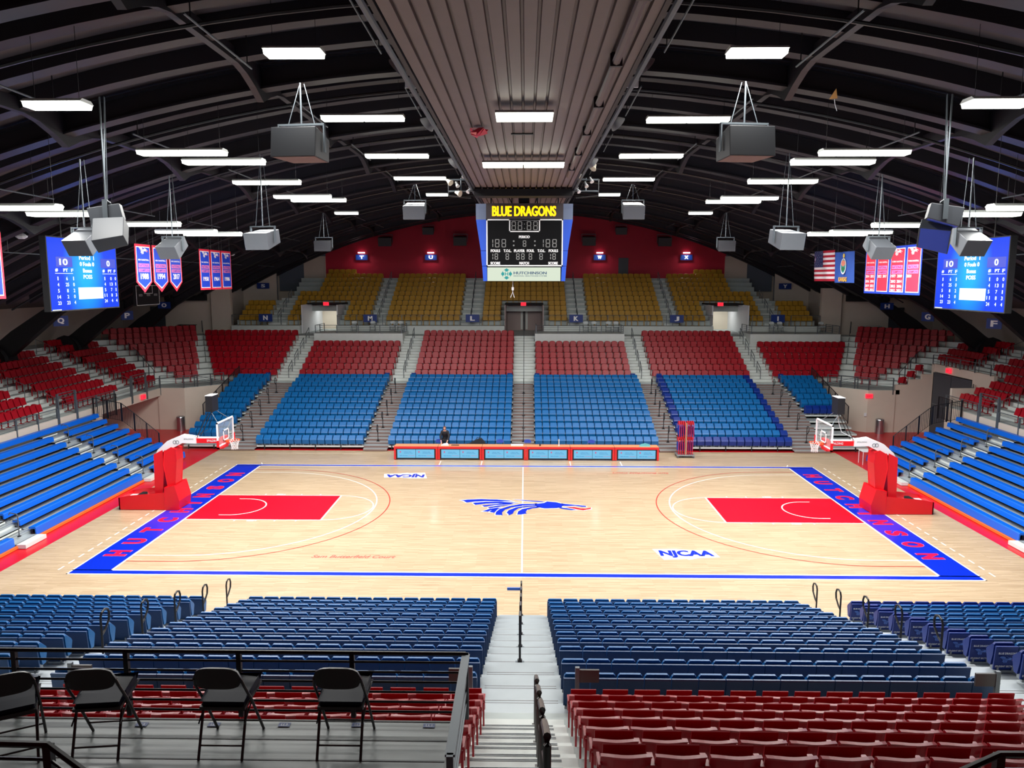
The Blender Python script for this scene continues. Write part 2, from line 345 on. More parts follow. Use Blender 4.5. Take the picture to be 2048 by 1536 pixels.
def dragon(mb, o, U_, V_, sx, sy, body, tongue, lift):
    o, U_, V_, lift = Vector(o), Vector(U_), Vector(V_), Vector(lift)
    for k, P in DRAG.items(): mb.poly([o+U_*(a*sx)+V_*(b*sy)+lift for a, b in P], tongue if k == 'T' else body)
for k, P in DRAG.items():                         # white keyline round each stroke of the emblem
    c = Vector((sum(a for a, b in P)/len(P), sum(b for a, b in P)/len(P)))
    K.poly([(a+.045*(1 if a > c.x else -1), b+.05*(1 if b > c.y else -1), .0205) for a, b in P], M_white)
dragon(K, (0, 0, .0215), (1, 0, 0), (0, 1, 0), 1, 1, M_bluepaint, M_redpaint, (0, 0, 0))
K.build('basketball_court', kind='structure')
# ------------------------------------------------------------------ stands
Yr = lambda k: 21.16+.785*(k-1)     # front edge of red tread k, far and near stands
Xs = lambda k: 24.68+.82*(k-1)      # same, end stands
Cc = lambda k: 43.53+1.188*(k-1)    # |x|+|y| along the corner treads
Zr = lambda k: 2.85+.352*(k-1)
yb = lambda k: 11.7+.818*(k-1)      # back of blue seat row k
zb = lambda k: [0, .87, 1.12, 1.37, 1.62, 1.87, 2.11, 2.36, 2.61, 2.86, 3.1, 3.27, 3.44][k]-.84
def octa(k):   # corner points of tread edge k, starting far right, clockwise
    a, b, c = Yr(k), Xs(k), Cc(k); q = [(c-a, a), (b, c-b)]
    return [q[0], q[1], (q[1][0], -q[1][1]), (q[0][0], -q[0][1]), (-q[0][0], -q[0][1]), (-q[1][0], -q[1][1]), (-q[1][0], q[1][1]), (-q[0][0], q[0][1])]
SIDES = {'right': [1], 'far_right_corner': [0], 'near': [3], 'near_right_corner': [2], 'near_left_corner': [4], 'left': [5], 'far_left_corner': [6], 'far': [7]}
for nm, ids in SIDES.items():
    mb = MB()
    for i in ids:
        j = (i+1) % 8
        for k in range(1, 10):
            p, q = octa(k), octa(k+1) if k < 9 else octa(11.6); a, b, c, d = p[i], p[j], q[j], q[i]; z, z0 = Zr(k), Zr(k-1) if k > 1 else 2.4
            segs = [(a, b, c, d)]
            if nm == 'right' and k <= 4:
                def at(P, Q, yv): t = (yv-P[1])/(Q[1]-P[1]); return (P[0]+(Q[0]-P[0])*t, yv)
                segs = [(a, at(a, b, 17.75), at(d, c, 17.75), d), (at(a, b, 11.2), b, c, at(d, c, 11.2))]
            for (a, b, c, d) in segs:
                mb.quad((*a, z), (*b, z), (*c, z), (*d, z), M_conc); mb.quad((*a, z0), (*b, z0), (*b, z), (*a, z), M_concw)
    mb.build('seating_terrace', kind='structure')
# landing ring in front of row one, its front walls
L = MB(); zl = 2.845
for s in (-1, 1):
    L.box(*sorted((s*24.45, s*25.2)), -17.7, 11.2 if s > 0 else 17.7, 2.55, zl, M_conc)
    L.prism([(s*24.45, 17.7, 2.55), (s*22.8, 17.7, 2.55), (s*20.35, 20.2, 2.55), (s*20.35, 21.3, 2.55), (s*22.6, 21.3, 2.55), (s*24.9, 19.0, 2.55), (s*24.9, 17.7, 2.55)], (0, 0, .295), M_conc)
    L.box(-20.4, 20.4, *sorted((s*20.95, s*21.3)), 2.6, zl, M_conc)
L.build('seating_terrace', kind='structure')
W = MB()                            # left end front wall: solid part, lintel over the opening
W.box(-24.6, -24.4, -17.7, 10.4, 0, 2.83, M_cream); W.box(-24.6, -24.4, 10.4, 17.7, 2.32, 2.83, M_cream); W.box(-33, -24.4, 17.7, 17.9, 0, 2.83, M_cream); W.box(-30, -24.6, 10.2, 10.4, 0, 2.6, M_cream); W.box(-30.2, -30, 10.2, 17.9, 0, 2.6, M_cream)
W.box(-30, -24.6, 10.2, 17.9, 2.3, 2.4, M_cream)
W.build('wall_left_lower', kind='structure')
W = MB(); W.box(24.4, 24.6, -17.7, 11.2, 0, 2.83, M_cream); W.box(24.6, 27.1, 11.0, 11.2, 0, 3.9, M_cream)
W.box(27.05, 27.25, 11.2, 13.3, 0, 4.6, M_cream); W.box(27.05, 27.25, 13.3, 17.7, 4.1, 4.6, M_cream); W.box(27.0, 27.25, 17.6, 17.9, 0, 4.6, M_cream)
W.prism([(24.3, 17.7, 0), (27.05, 17.7, 0), (27.05, 17.7, 3.9), (26.3, 17.7, 3.9), (26.3, 17.7, 3.55), (25.5, 17.7, 3.55), (25.5, 17.7, 3.2), (24.6, 17.7, 3.2), (24.6, 17.7, 2.83), (24.3, 17.7, 2.83)], (0, .2, 0), M_cream)
W.build('wall_right_lower', kind='structure')
for s, nm in ((-1, 'left'), (1, 'right')):      # slanted walls at the two far corners
    W = MB(); W.prism([(s*24.6, 17.62, 0), (s*22.8, 17.62, 0), (s*20.35, 20.12, 0), (s*20.35, 22, 0), (s*20.5, 22, 0), (s*20.5, 20.3, 0), (s*22.9, 17.85, 0), (s*24.6, 17.85, 0)], (0, 0, 2.83), M_cream); W.build('wall_far_%s_corner' % nm, kind='structure')
D = empty('door_1', (27.0, 13.3, 0), kind='structure')
for i in range(2):
    q = MB(); q.box(0, .06, .03+2.2*i, 2.17+2.2*i, .05, 4.05, M_greydoor); q.box(-.02, .0, .1+2.2*i, 2.1+2.2*i, 1.95, 2.02, M_rail); q.build('door_leaf', D)
# outer walls
W = MB(); W.box(-33.4, -33.2, -40, 31, 0, 9.2, M_cream); W.build('wall_left', kind='structure')
W = MB(); W.box(33.2, 33.4, -40, 31, 0, 9.2, M_cream); W.build('wall_right', kind='structure')
W = MB(); W.box(-33.2, 33.2, -40.2, -40, 0, 16.6, M_redwall); W.build('wall_near', kind='structure')
W = MB(); n = 40
for i in range(n):
    a, b = -18.4+36.9*i/n, -18.4+36.9*(i+1)/n
    W.prism([(a, 38.6, 5), (b, 38.6, 5), (b, 38.6, deckz(b)+.1), (a, 38.6, deckz(a)+.1)], (0, .2, 0), M_redwall)
W.build('wall_far', kind='structure')
for s, nm in ((-1, 'left'), (1, 'right')):
    W = MB(); f = lambda x0, x1, y0, y1, z0, z1, m=M_cream: W.box(*sorted((s*x0, s*x1)), y0, y1, z0, z1, m)
    f(18.4, 20.4, 38.4, 38.8, 5, 12.2); f(20.4, 23.0, 38.8, 39, 5, 12.2); f(20.4, 23.0, 38.3, 38.8, 11.55, 11.75, M_concw)
    W.prism([(s*23.0, 38.6, 5), (s*22.4, 36.6, 5), (s*25.6, 36.4, 5), (s*25.6, 38.6, 5)], (0, 0, 5.9), M_cream)
    f(25.4, 25.6, 30, 36.4, 5, 9.8); f(24.0, 25.6, 29.6, 30, 5, 9.4); f(25.6, 33.4, 30.0, 30.2, 5, 9.2)
    W.box(*sorted((s*25.9, s*29.3)), 29.3, 29.6, 8.35, 9.2, M_dark)
    W.build('wall_far_%s' % nm, kind='structure')
    d = empty('door_%d' % (2+(s > 0)), (s*21.6, 38.55, 9.0), kind='structure'); q = MB(); q.box(-1.15, 1.15, 0, .08, 0, 2.5, mat('grey roller door', (88, 98, 112), .5)); q.build('door_leaf', d)
    d = empty('door_%d' % (4+(s > 0)), (s*30.2, 29.9, 5.65), kind='structure'); q = MB(); q.box(-.6, .6, 0, .08, 0, 2.2, M_greydoor); q.build('door_leaf', d)
d = empty('door_6', (9.1, 38.5, 9.9), kind='structure'); q = MB(); q.box(-.45, .45, 0, .08, 0, 2.15, M_greydoor); q.build('door_leaf', d)
# gold tier
yg = lambda k: 30.5+.76*(k-1)
zg = lambda k: 6.34+.3855*(k-1)
G = MB(); CUT = [(-18.3, -15.3), (-1.6, 1.6), (15.3, 18.3)]
SPAN = [(-23.9, -18.3), (-15.3, -1.6), (1.6, 15.3), (18.3, 23.9)]
for k in range(1, 12):
    y0, y1 = yg(k)-.6, (yg(k+1)-.6 if k < 11 else 38.7)
    for a, b in (SPAN if k <= 4 else [(-23.9, 23.9)]):
        if k > 6: a, b = max(a, -20.4), min(b, 20.4)
        G.box(a, b, y0, y1, zg(k)-.5 if k > 1 else 5.0, zg(k), M_conc)
for a, b in SPAN: G.box(a, b, 29.3, 29.9, 5.0, 6.34, M_concw)
G.build('seating_terrace', kind='structure')
# vomitory tunnels
for n_, (a, b) in enumerate(CUT):
    W = MB(); dep = 34.2 if n_ == 1 else 36.2; m = M_cream if n_ != 1 else mat('pinkish tunnel wall', (176, 160, 156), .6)
    mw = mat('white tunnel wall', (232, 234, 238), .5)
    W.box(a, b, 29.0, dep, 5.5, 5.66, M_conc); W.box(a, b, dep, dep+.1, 5.6, 8.0, m if n_ == 1 else mat('cream tunnel wall', (238, 224, 204), .6))
    W.box(a, a+.08, 29.9, dep, 5.6, 8.0, mw if n_ != 1 else m); W.box(b-.08, b, 29.9, dep, 5.6, 8.0, mw if n_ != 1 else m); W.box(a, b, 31.5, dep, 7.98, 8.1, M_dark)
    W.build('trim_%d' % (3+n_), kind='structure')
    if n_ != 1:
        q = empty('tunnel_light', ((a+b)/2, 34.6, 7.85), label='bright tunnel ceiling light in the %s upper doorway' % ('left' if n_ == 0 else 'right'), cat='light')
        h = MB(); h.box(-.5, .5, -.15, .15, 0, .1, M_light); h.build('diffuser', q)
        ld = bpy.data.lights.new('lamp', 'AREA'); ld.energy = 34; ld.shape = 'RECTANGLE'; ld.size = 1.8; ld.size_y = .8; lo = bpy.data.objects.new('lamp', ld); C.objects.link(lo); lo.parent = q; lo.location = (0, 0, -.05)
d = empty('door_7', (0, 34.1, 5.66), kind='structure')
for s in (-1, 1): q = MB(); q.box(*sorted((s*.08, s*1.45)), 0, .06, .02, 2.2, mat('pale brown door', (168, 150, 146), .5)); q.box(*sorted((s*.12, s*.3)), -.02, 0, .1, 2.1, M_concw); q.build('door_leaf', d)
q = MB(); q.box(-.08, .08, -.1, .1, 0, 2.3, M_black); q.build('centre_post', d)
# platforms on top of the six-row red blocks (two-fold symmetric), concourse floor
PLAT = [(.85, 7.75), (17.4, 24.3), (-16.3, -9.4)]
for i, (a, b) in enumerate(PLAT):
    for s in (1, -1):
        P_ = MB(); x0, x1 = sorted((s*(a if s > 0 or i else .6), s*b)); y0, y1 = sorted((s*26.25, s*29.6))
        P_.box(x0, x1, y0, y1, 4.6, 5.93, M_concw if s > 0 else mat('grey platform deck', (150, 158, 158), .42, noise=.22, nscale=1.3, stretch=(.5, 3, 1), coat=.15))
        if s < 0 and i == 0:
            for k in range(11): P_.box(x0, x1, y1-.3*k-.02, y1-.3*k, 5.93, 5.934, mat('dark deck joint', (96, 104, 106), .5))
        P_.build('viewing_platform', kind='structure')
# ------------------------------------------------------------------ seats
def blue_parts(shell, cush):
    a, b, c = MB(), MB(), MB()
    a.prism([(-.222, .115, .80), (-.222, .145, .80), (-.222, .10, .30), (-.222, .07, .30)], (.444, 0, 0), shell)
    a.prism([(-.222, .10, .785), (-.222, .155, .785), (-.222, .15, .81), (-.222, .11, .81)], (.444, 0, 0), shell)
    prof = [(-.13, .34), (-.20, .60), (-.17, .66), (.0, .845), (.045, .84), (.03, .6), (-.03, .34)]
    n = 8; W_ = .205
    rows = []
    for x in (-W_, -W_+.03, W_-.03, W_):
        e = 0 if abs(x) < W_-.01 else .035
        rows.append([(x, y, z-(e if z > .8 else 0)) for y, z in prof])
    m = len(prof); b.add([p for r in rows for p in r], [(i*m+j, i*m+(j+1) % m, (i+1)*m+(j+1) % m, (i+1)*m+j) for i in range(3) for j in range(m)] + [tuple(range(m)), tuple(3*m+j for j in reversed(range(m)))], cush)
    c.box(-.16, -.13, -.1, .13, .24, .36, M_brack); c.box(.13, .16, -.1, .13, .24, .36, M_brack); c.box(-.2, .2, .08, .13, .25, .30, M_brack)
    return (('backrest', a), ('seat_pan', b), ('bracket', c))
def shell_parts(m, far=False):
    a, b = MB(), MB(); cc = {-1: MB(), 1: MB()}; dd = {-1: MB(), 1: MB()}
    def f(u, v):
        x = (u-.5)*.47; q = abs(x/.235); return (x, -(.045 if far else .075)*q*q-.15*(1-v)**1.3+.0, .40+v*(.40-(.075 if far else .03)*q**3))
    a.shell(f, 8 if not far else 4, 3 if not far else 2, .028, m)
    def g(u, v):
        x = (u-.5)*.47; q = abs(x/.235); return (x, -(.045 if far else .075)*q*q+v*(.06 if far else .018), .785+v*.028-(.075 if far else .03)*q**3)
    a.shell(g, 8 if not far else 4, 1, .05, m)
    b.prism([(-.2, -.30, .42), (-.2, -.24, .40), (-.2, -.15, .78), (-.2, -.19, .79)] if far else [(-.2, -.27, .42), (-.2, -.24, .40), (-.2, -.185, .785), (-.2, -.20, .79)], (.4, 0, 0), m)
    for s in (-1, 1):
        c, d = cc[s], dd[s]
        c.box(*sorted((s*.225, s*.25)), -.06, .0, .02, .62, m); c.box(*sorted((s*.2, s*.25)), -.2, .08, 0, .03, m)
        d.prism([(s*.225, -.30, .60), (s*.225, -.05, .64), (s*.225, -.05, .67), (s*.225, -.28, .65)], (s*.028, 0, 0), m)
        d.box(*sorted((s*.23, s*.25)), -.27, -.2, .42, .63, m)
    return (('backrest', a), ('seat_pan', b), ('support_leg', cc[-1]), ('support_leg', cc[1]), ('armrest', dd[-1]), ('armrest', dd[1]))
SEATP = {'blue': blue_parts(M_blueD, M_blueS), 'red': shell_parts(M_redS), 'gold': shell_parts(M_goldS, True)}
M_covb = mat('royal blue seat cover', (4, 42, 126), .4)
SEATP['redfar'] = tuple(p for p in shell_parts(M_redS, True) if p[0] != 'armrest'); SEATP['gold'] = tuple(p for p in SEATP['gold'] if p[0] != 'armrest')
SEATP['cover'] = blue_parts(M_covb, M_covb)
kq = MB(); kq.text('BLUE DRAGONS', (0, .172, .68), (-1, 0, 0), (0, .12, 1), .36, .045, M_signwhite); kq.text('STUDENT SECTION', (0, .12, .38), (-1, 0, 0), (0, .12, 1), .4, .04, M_signwhite)
dragon(kq, (0, .155, .53), (-1, 0, 0), (0, .12, 1), .05, .06, mat('pale blue print', (90, 130, 215), .5), M_redpaint, (0, 0, 0))
SEATP['cover'][0][1].merge(kq, Matrix.Identity(4))
MESH = {k: [(n_, q.mesh('%s_%s' % (k, n_))) for n_, q in v] for k, v in SEATP.items()}
WHOLE = {}
for k, v in SEATP.items():
    q = MB(); [q.merge(p, Matrix.Identity(4)) for n_, p in v]; WHOLE[k] = (q, q.mesh(k+'_whole'))
seats = []        # (colour, x, y, z, rot, label, group, mesh key)
def row(col, pts_, rot, z, lab, grp, key=None, ends=None):   # pts_: list of (x, y); numbered from the left as the camera sees it
    for i, (x, y) in enumerate(pts_): seats.append((col, x, y, z, rot, lab % ORD[i+1], grp, key or ('cover' if ends and (i in ends or i-len(pts_) in ends) else col)))
def line(x0, x1, w_): n_ = max(1, round((x1-x0)/w_)); return [x0+(x1-x0)*(i+.5)/n_ for i in range(n_)]
BL = [('under sign L', -8.05, -.75, 1), ('under sign K', .70, 8.0, 1), ('under sign M', -15.95, -9.5, 1), ('under sign J', 9.3, 15.85, 1), ('under sign N', -20.3, -18.0, 2), ('under sign I', 18.0, 20.3, 6)]
NB = ['near right block', 'near left block', 'near outer right block', 'near outer left block', 'near far-right corner block', 'near far-left corner block']
for j, (nm, x0, x1, r0) in enumerate(BL):
    for k in range(r0, 13):
        xs = line(x0, x1, .457)
        row('blue', [(x, yb(k)) for x in xs], 0, zb(k), 'blue seat, far block %s, %s row up, %%s from left' % (nm, ORD[k]), 'blue seats in the far block '+nm, 'cover' if (nm.endswith('I') and k == 6) or (nm.endswith('J') and k == 1) else None, (0, -1) if nm.endswith('J') else None)
        if j < 4: row('blue', [(-x, -yb(k)) for x in reversed(xs)], PI, zb(k), 'blue seat, %s, %s row from court, %%s from left' % (NB[j], ORD[k]), 'blue seats in the '+NB[j], 'cover' if j == 2 and k == 1 else None, (0,) if j == 2 else None)
RD = [('under sign L', -7.85, -.78, 8), ('under sign K', .85, 7.7, 6), ('under sign M', -16.2, -9.47, 6), ('under sign J', 9.2, 16.13, 8), ('under sign N', None, -17.8, 8), ('under sign I', 17.75, None, 6)]
for j, (nm, x0, x1, nr) in enumerate(RD):
    for k in range(1, nr+1):
        e = 22.4+.4*(k-1); xs = line(-e if x0 is None else x0, e if x1 is None else x1, .512)
        row('red', [(x, Yr(k)+.62) for x in xs], 0, Zr(k), 'red seat, far block %s, %s row up, %%s from left' % (nm, ORD[k]), 'red seats in the far block '+nm)
        if j < 2: row('red', [(-x+(.33 if j else 0), -Yr(k)-.62) for x in reversed(xs)], PI, Zr(k), 'red seat, %s, %s red row from court, %%s from left' % (NB[j], ORD[k]), 'red seats in the '+NB[j])
for s, nm in ((-1, 'left'), (1, 'right')):
    for k in range(1, 10):          # corner blocks
        s_ = 44.38+1.188*(k-1); n_ = [3, 4, 6, 7, 8, 9, 11, 12, 13][k-1]
        pp = [(s*(s_/2+.7071*(2.4+(i-(n_-1)/2)*.53)), s_/2-.7071*(2.4+(i-(n_-1)/2)*.53)) for i in range(n_)]
        pp.sort(); row('red', pp, -s*PI/4, Zr(k), 'red seat, %s corner block, %s row up, %%s from left' % (nm, ORD[k]), 'red seats in the %s corner block' % nm)
    for k in range(1, 9):           # end blocks
        x = s*(Xs(k)+.62); rt = -s*PI/2; top = Cc(k)-Xs(k)-.6
        for b_, (y0, y1) in enumerate(((-6, 6.0), (8.1, 13.4 if (s < 0 or k > 4) else 11.0), (16.0, top))):
            if b_ == 2 and s > 0 and k < 5: continue
            ys = line(y0, y1, .48)
            if s > 0: ys = list(reversed(ys))
            lab = 'red seat, %s end, %s block, %s row up, %%s from left' % (nm, ('nearest', 'middle', 'farthest')[b_], ORD[k])
            row('red', [(x, y) for y in ys], rt, Zr(k), lab, 'red seats in the %s block at the %s end' % (('nearest', 'middle', 'farthest')[b_], nm))
for k, (x, y) in enumerate(((25.35, 18.25), (26.15, 18.75), (27.0, 19.4))): seats.append(('red', x, y, Zr(k+1), -PI/3, 'single red seat %s up beside the rail above the right corner exit sign' % ORD[k+1], 'single seats above the right corner', 'red'))
GD = [('T', -19.6, -12.8), ('U', -11.4, -5.3), ('middle', -3.45, 3.55), ('W', 5.3, 11.4), ('X', 12.8, 19.6), ('S', -23.6, -21.3), ('Y', 21.3, 23.6)]
for nm, x0, x1 in GD:
    kk = range(1, 5) if nm in 'SY' else range(1, 12 if nm in 'TX' else 11)
    for k in kk:
        xs = line(x0, x1, .508)
        if k > 6 and nm == 'T': xs = [x for x in xs if x > -18.2 and (k < 11 or x < -15.2)]
        if k > 6 and nm == 'X': xs = [x for x in xs if x < 18.2 and (k < 11 or x > 15.2)]
        if k < 5: xs = [x for x in xs if not any(a-.25 < x < b+.25 for a, b in CUT)]
        where = 'middle block' if nm == 'middle' else 'block by sign '+nm
        row('gold', [(x, yg(k)) for x in xs], 0, zg(k), 'gold seat, upper %s, %s row up, %%s from left' % (where, ORD[k]), 'gold seats in the upper '+where)
vis = [s for s in seats if seen((s[1], s[2], s[3]+.7), 30)]
def hidden(s): return s[0] == 'red' and s[2] < -23.9 and -8 < s[1] < -1.2
camv = Vector(CP)
NM = {'blue': 'padded_bleacher_chair', 'red': 'armrest_stadium_seat', 'gold': 'upper_tier_seat'}; CT = {'blue': 'blue seat', 'red': 'red seat', 'gold': 'gold seat'}
for col in ('blue', 'red', 'gold'):
    L_ = sorted([s for s in vis if s[0] == col and not hidden(s)], key=lambda s: (Vector(s[1:4])-camv).length)
    solo, rest = L_[:300], L_[300:] + [s for s in vis if s[0] == col and hidden(s)]
    for s in solo:
        d_ = (Vector(s[1:4])-camv).length; M_ = T(s[1], s[2], s[3], s[4])
        if d_ < 34:
            r = empty(NM[col], (s[1], s[2], s[3]), s[4], label=s[5], cat=CT[col], group=s[6])
            for n_, me in MESH[s[7]]:
                o = bpy.data.objects.new(n_, me); C.objects.link(o); o.parent = r
        else:
            o = bpy.data.objects.new(NM[col], WHOLE['redfar' if s[7] == 'red' else s[7]][1]); C.objects.link(o); o.location = s[1:4]; o.rotation_euler = (0, 0, s[4])
            tag(o, label=s[5], cat=CT[col], group=s[6])
    q = MB()
    for s in rest: q.merge(WHOLE['redfar' if s[7] == 'red' and s[2] > -20 else s[7]][0], T(s[1], s[2], s[3], s[4]))
    q.build({'blue': 'blue_stadium_seats', 'red': 'red_stadium_seats', 'gold': 'gold_stadium_seats'}[col], label='the remaining rows of %s stadium seats farther from the camera' % col, cat='seats', kind='stuff')
# ------------------------------------------------------------------ retractable platforms under the blue seats
AIS = [(-.72, .68), (7.98, 9.35), (-9.5, -8.02), (15.85, 18.0), (-18.0, -15.9)]
for s, nm in ((1, 'far'), (-1, 'near')):
    r = empty('retractable_platform', (0, 0, 0), 0 if s > 0 else PI, label='stepped grey metal platform carrying the blue seats on the %s side of court' % nm, cat='bleacher platform')
    u = MB(); u.box(-20.3, 20.3, 12.2, 21.0, 0, .06, M_dark)
    for x in (-20.3, -9.4, 0, 8.7, 20.25): u.prism([(x, 12.4, 0), (x, 20.9, 0), (x, 20.9, 2.4)], (.05, 0, 0), M_dark)
    u.build('understructure', r)
    for k in range(1, 13):
        q = MB(); zt = zb(k+1) if k < 12 else 2.80; y0 = yb(k)-.12; y1 = yb(k+1)+.02 if k < 12 else 21.0
        q.box(-20.3, 20.3, y0, y1, zt-.035, zt, M_deck); q.box(-20.3, 20.3, y0, y0+.03, zt-.10, zt-.03, M_concw)
        for a, b in AIS: q.box(a, b, y0-.012, y0+.02, zt-.12, zt-.012, M_brown)
        q.build('deck', r)
    for a, b in AIS:
        q = MB()
        for k in range(1, 13):
            zt = (zb(k)+(zb(k+1) if k < 12 else 2.8))/2; y0 = yb(k)-.46
            q.box(a+.03, b-.03, y0, yb(k)-.1, zt-.03, zt, M_deck); q.box(a+.03, b-.03, y0-.008, y0+.03, zt-.12, zt-.03, M_brown)
            for t in range(3): q.box(a+.03, b-.03, y0+.08+.08*t, y0+.085+.08*t, zt, zt+.004, M_brown)
        q.build('aisle_steps', r)
    for k in range(0, 27):
        x = -20+1.52*k
        if not any(a < x < b for a, b in AIS) and (s > 0): q = MB(); q.prism([(x, 11.5, .04), (x, 11.6, .18), (x, 11.62, .3), (x, 11.52, .3)], (.05, 0, 0), M_dark); q.build('front_bracket', r)
# concrete aisle half steps in the red tiers
Q = MB(); A2 = [(-.75, .8), (7.75, 9.15), (-9.42, -7.9), (16.15, 17.72), (-17.78, -16.22)]
for a, b in A2:
    for s in (1, -1):
        for k in range(1, 9):
            y = Yr(k+1); x0, x1 = sorted((s*a, s*b)); Q.box(x0, x1, *sorted((s*(Yr(k)-.01), s*(y-.3))), Zr(k)-.18, Zr(k)+.004, M_concw); Q.box(x0, x1, *sorted((s*(y-.36), s*(y+.01))), Zr(k)-.01, Zr(k)+.176, M_concw)
            if s < 0 and abs(a+b) < .2:
                for yy, z_ in ((y-.34, Zr(k)+.178), (y+.03, Zr(k+1)+.005)):
                    for t in (0, .03): Q.box(x0+.2, x1-.2, -(yy+t+.009), -(yy+t), z_, z_+.004, M_rail)
for s in (-1, 1):
    for y0, y1 in ((6.1, 8.0), (13.5, 15.9)):
        for k in range(1, 9):
            if s > 0 and y0 > 10 and k < 5: continue
            Q.box(*sorted((s*(Xs(k+1)-.36), s*(Xs(k+1)+.01))), y0, y1, Zr(k)-.01, Zr(k)+.176, M_concw)
for a, b in ((-5.2, -3.5), (3.6, 5.2), (-12.7, -11.5), (11.5, 12.7), (-21.2, -19.7), (19.7, 21.2)):
    for k in range(1, 7 if abs(a) > 15 else 11): Q.box(a, b, yg(k+1)-.6-.34, yg(k+1)-.59, zg(k)-.01, zg(k)+.19, M_concw)
Q.build('seating_terrace', kind='structure')
# ------------------------------------------------------------------ end benches
for s, nm in ((-1, 'left'), (1, 'right')):
    r = empty('bleacher_frame', (s*19.05, 0, 0), label='grey stepped metal bleacher frame under the blue benches at the %s end' % nm, cat='bleacher frame')
    for k in range(1, 10):
        q = MB(); x0 = .28+.615*(k-1); z = .04+.263*k
        X = lambda a, b: sorted((s*a, s*b))
        q.box(*X(x0+.02, x0+.66), -13.2, 9.2, z-.04, z, M_deck)
        for t in range(3): q.box(*X(x0+.12+.14*t, x0+.135+.14*t), -13.2, 9.2, z, z+.006, M_rail)
        q.box(*X(x0+.02, x0+.05), -13.2, 9.2, z-.2, z-.05, M_deck if k % 2 else M_concw); q.build('deck', r)
    for y in (9.2, 5.3, 4.1, -4.2, -5.5):
        q = MB(); q.prism([(s*.3, y, 0), (s*5.9, y, 0), (s*5.9, y, 2.36), (s*.3, y, .2)], (0, .04, 0), M_dark); q.build('side_truss', r)
    for a, b in ((4.15, 5.35), (-5.55, -4.3)):
        q = MB()
        for k in range(1, 10):
            x0 = .3+.615*(k-1)-.32; z = .04+.263*(k-1)+.13; q.box(*sorted((s*x0, s*(x0+.34))), a, b, z-.03, z, M_deck); q.box(*sorted((s*x0, s*(x0+.03))), a, b, z-.1, z, M_concw)
        q.box(*sorted((s*-.38, s*.0)), a, b, .02, .17, M_concw); q.build('aisle_steps', r)
    q = MB(); q.box(*sorted((s*-.08, s*.0)), -13.2, 4.1, .02, .12, M_orange); q.build('kick_strip', r)
    # benches: three blocks; the top one runs through the aisles
    for k in range(1, 10):
        secs = [('farthest', 5.4, 9.0), ('middle', -4.3, 4.08), ('nearest', -13.0, -5.6)] if k < 9 else [('long', -13, 9.3)]
        for bn, y0, y1 in secs:
            x = s*(19.05+.615*(k-1)); z = .45+.263*(k-1)
            if not (seen((x, y0, z), 0) or seen((x, y1, z), 0) or seen((x, (y0+y1)/2, z), 0)): continue
            q = empty('bench', (x, 0, z), label=('blue plastic bench, %s end, %s block, %s row up' % (nm, bn, ORD[k])) if k < 9 else 'long unbroken blue bench along the top row at the %s end' % nm, cat='bench', group='blue benches at the %s end' % nm)
            p = MB(); e = .02 if k > 1 else .12
            p.prism([(0, y0, -.20-e), (s*.02, y0, -.03), (s*.05, y0, 0), (s*.29, y0, 0), (s*.31, y0, -.03), (s*.31, y0, -.07), (s*.06, y0, -.08), (s*.05, y0, -.20-e)], (0, y1-y0, 0), M_benchblue); p.build('seat_plank', q)
            for yy in (y0+.25, y1-.3): p = MB(); p.box(*sorted((s*.06, s*.3)), yy, yy+.06, -.3, -.08, M_black); p.build('support_bracket', q)
#@@LIGHTS
def ceiling_lamp(x, y, z, n_, lab, grp, rz=0):
    r = empty('ceiling_light', (x, y, z), rz, label=lab, cat='ceiling light', group=grp)
    L_ = 1.22*n_
    h = MB(); h.prism([(-L_/2, -.26, 0), (-L_/2, .26, 0), (-L_/2, .16, .07), (-L_/2, -.16, .07)], (L_, 0, 0), M_concw); hs = h.build('housing', r)
    for i in range(n_):
        d = MB(); a = -L_/2+1.22*i+.02; d.prism([(a, -.25, 0), (a, .25, 0), (a, .2, -.1), (a, -.2, -.1)], (1.18, 0, 0), M_light); d.build('diffuser', hs)
    top = (deckz(x)-z if abs(x) > 2 else .12)
    for t in (-L_/2+.15, L_/2-.15): c = MB(); c.tube([(t, 0, .08), (t, 0, top)], .006, M_steel, 5); c.build('hanging_wire', r)
    ld = bpy.data.lights.new('lamp', 'AREA'); ld.energy = LAMP_W*n_; ld.shape = 'RECTANGLE'; ld.size = L_*.96; ld.size_y = .4; ld.color = (1, .985, .95)
    o = bpy.data.objects.new('lamp', ld); C.objects.link(o); o.parent = r; o.location = (0, 0, -.11)
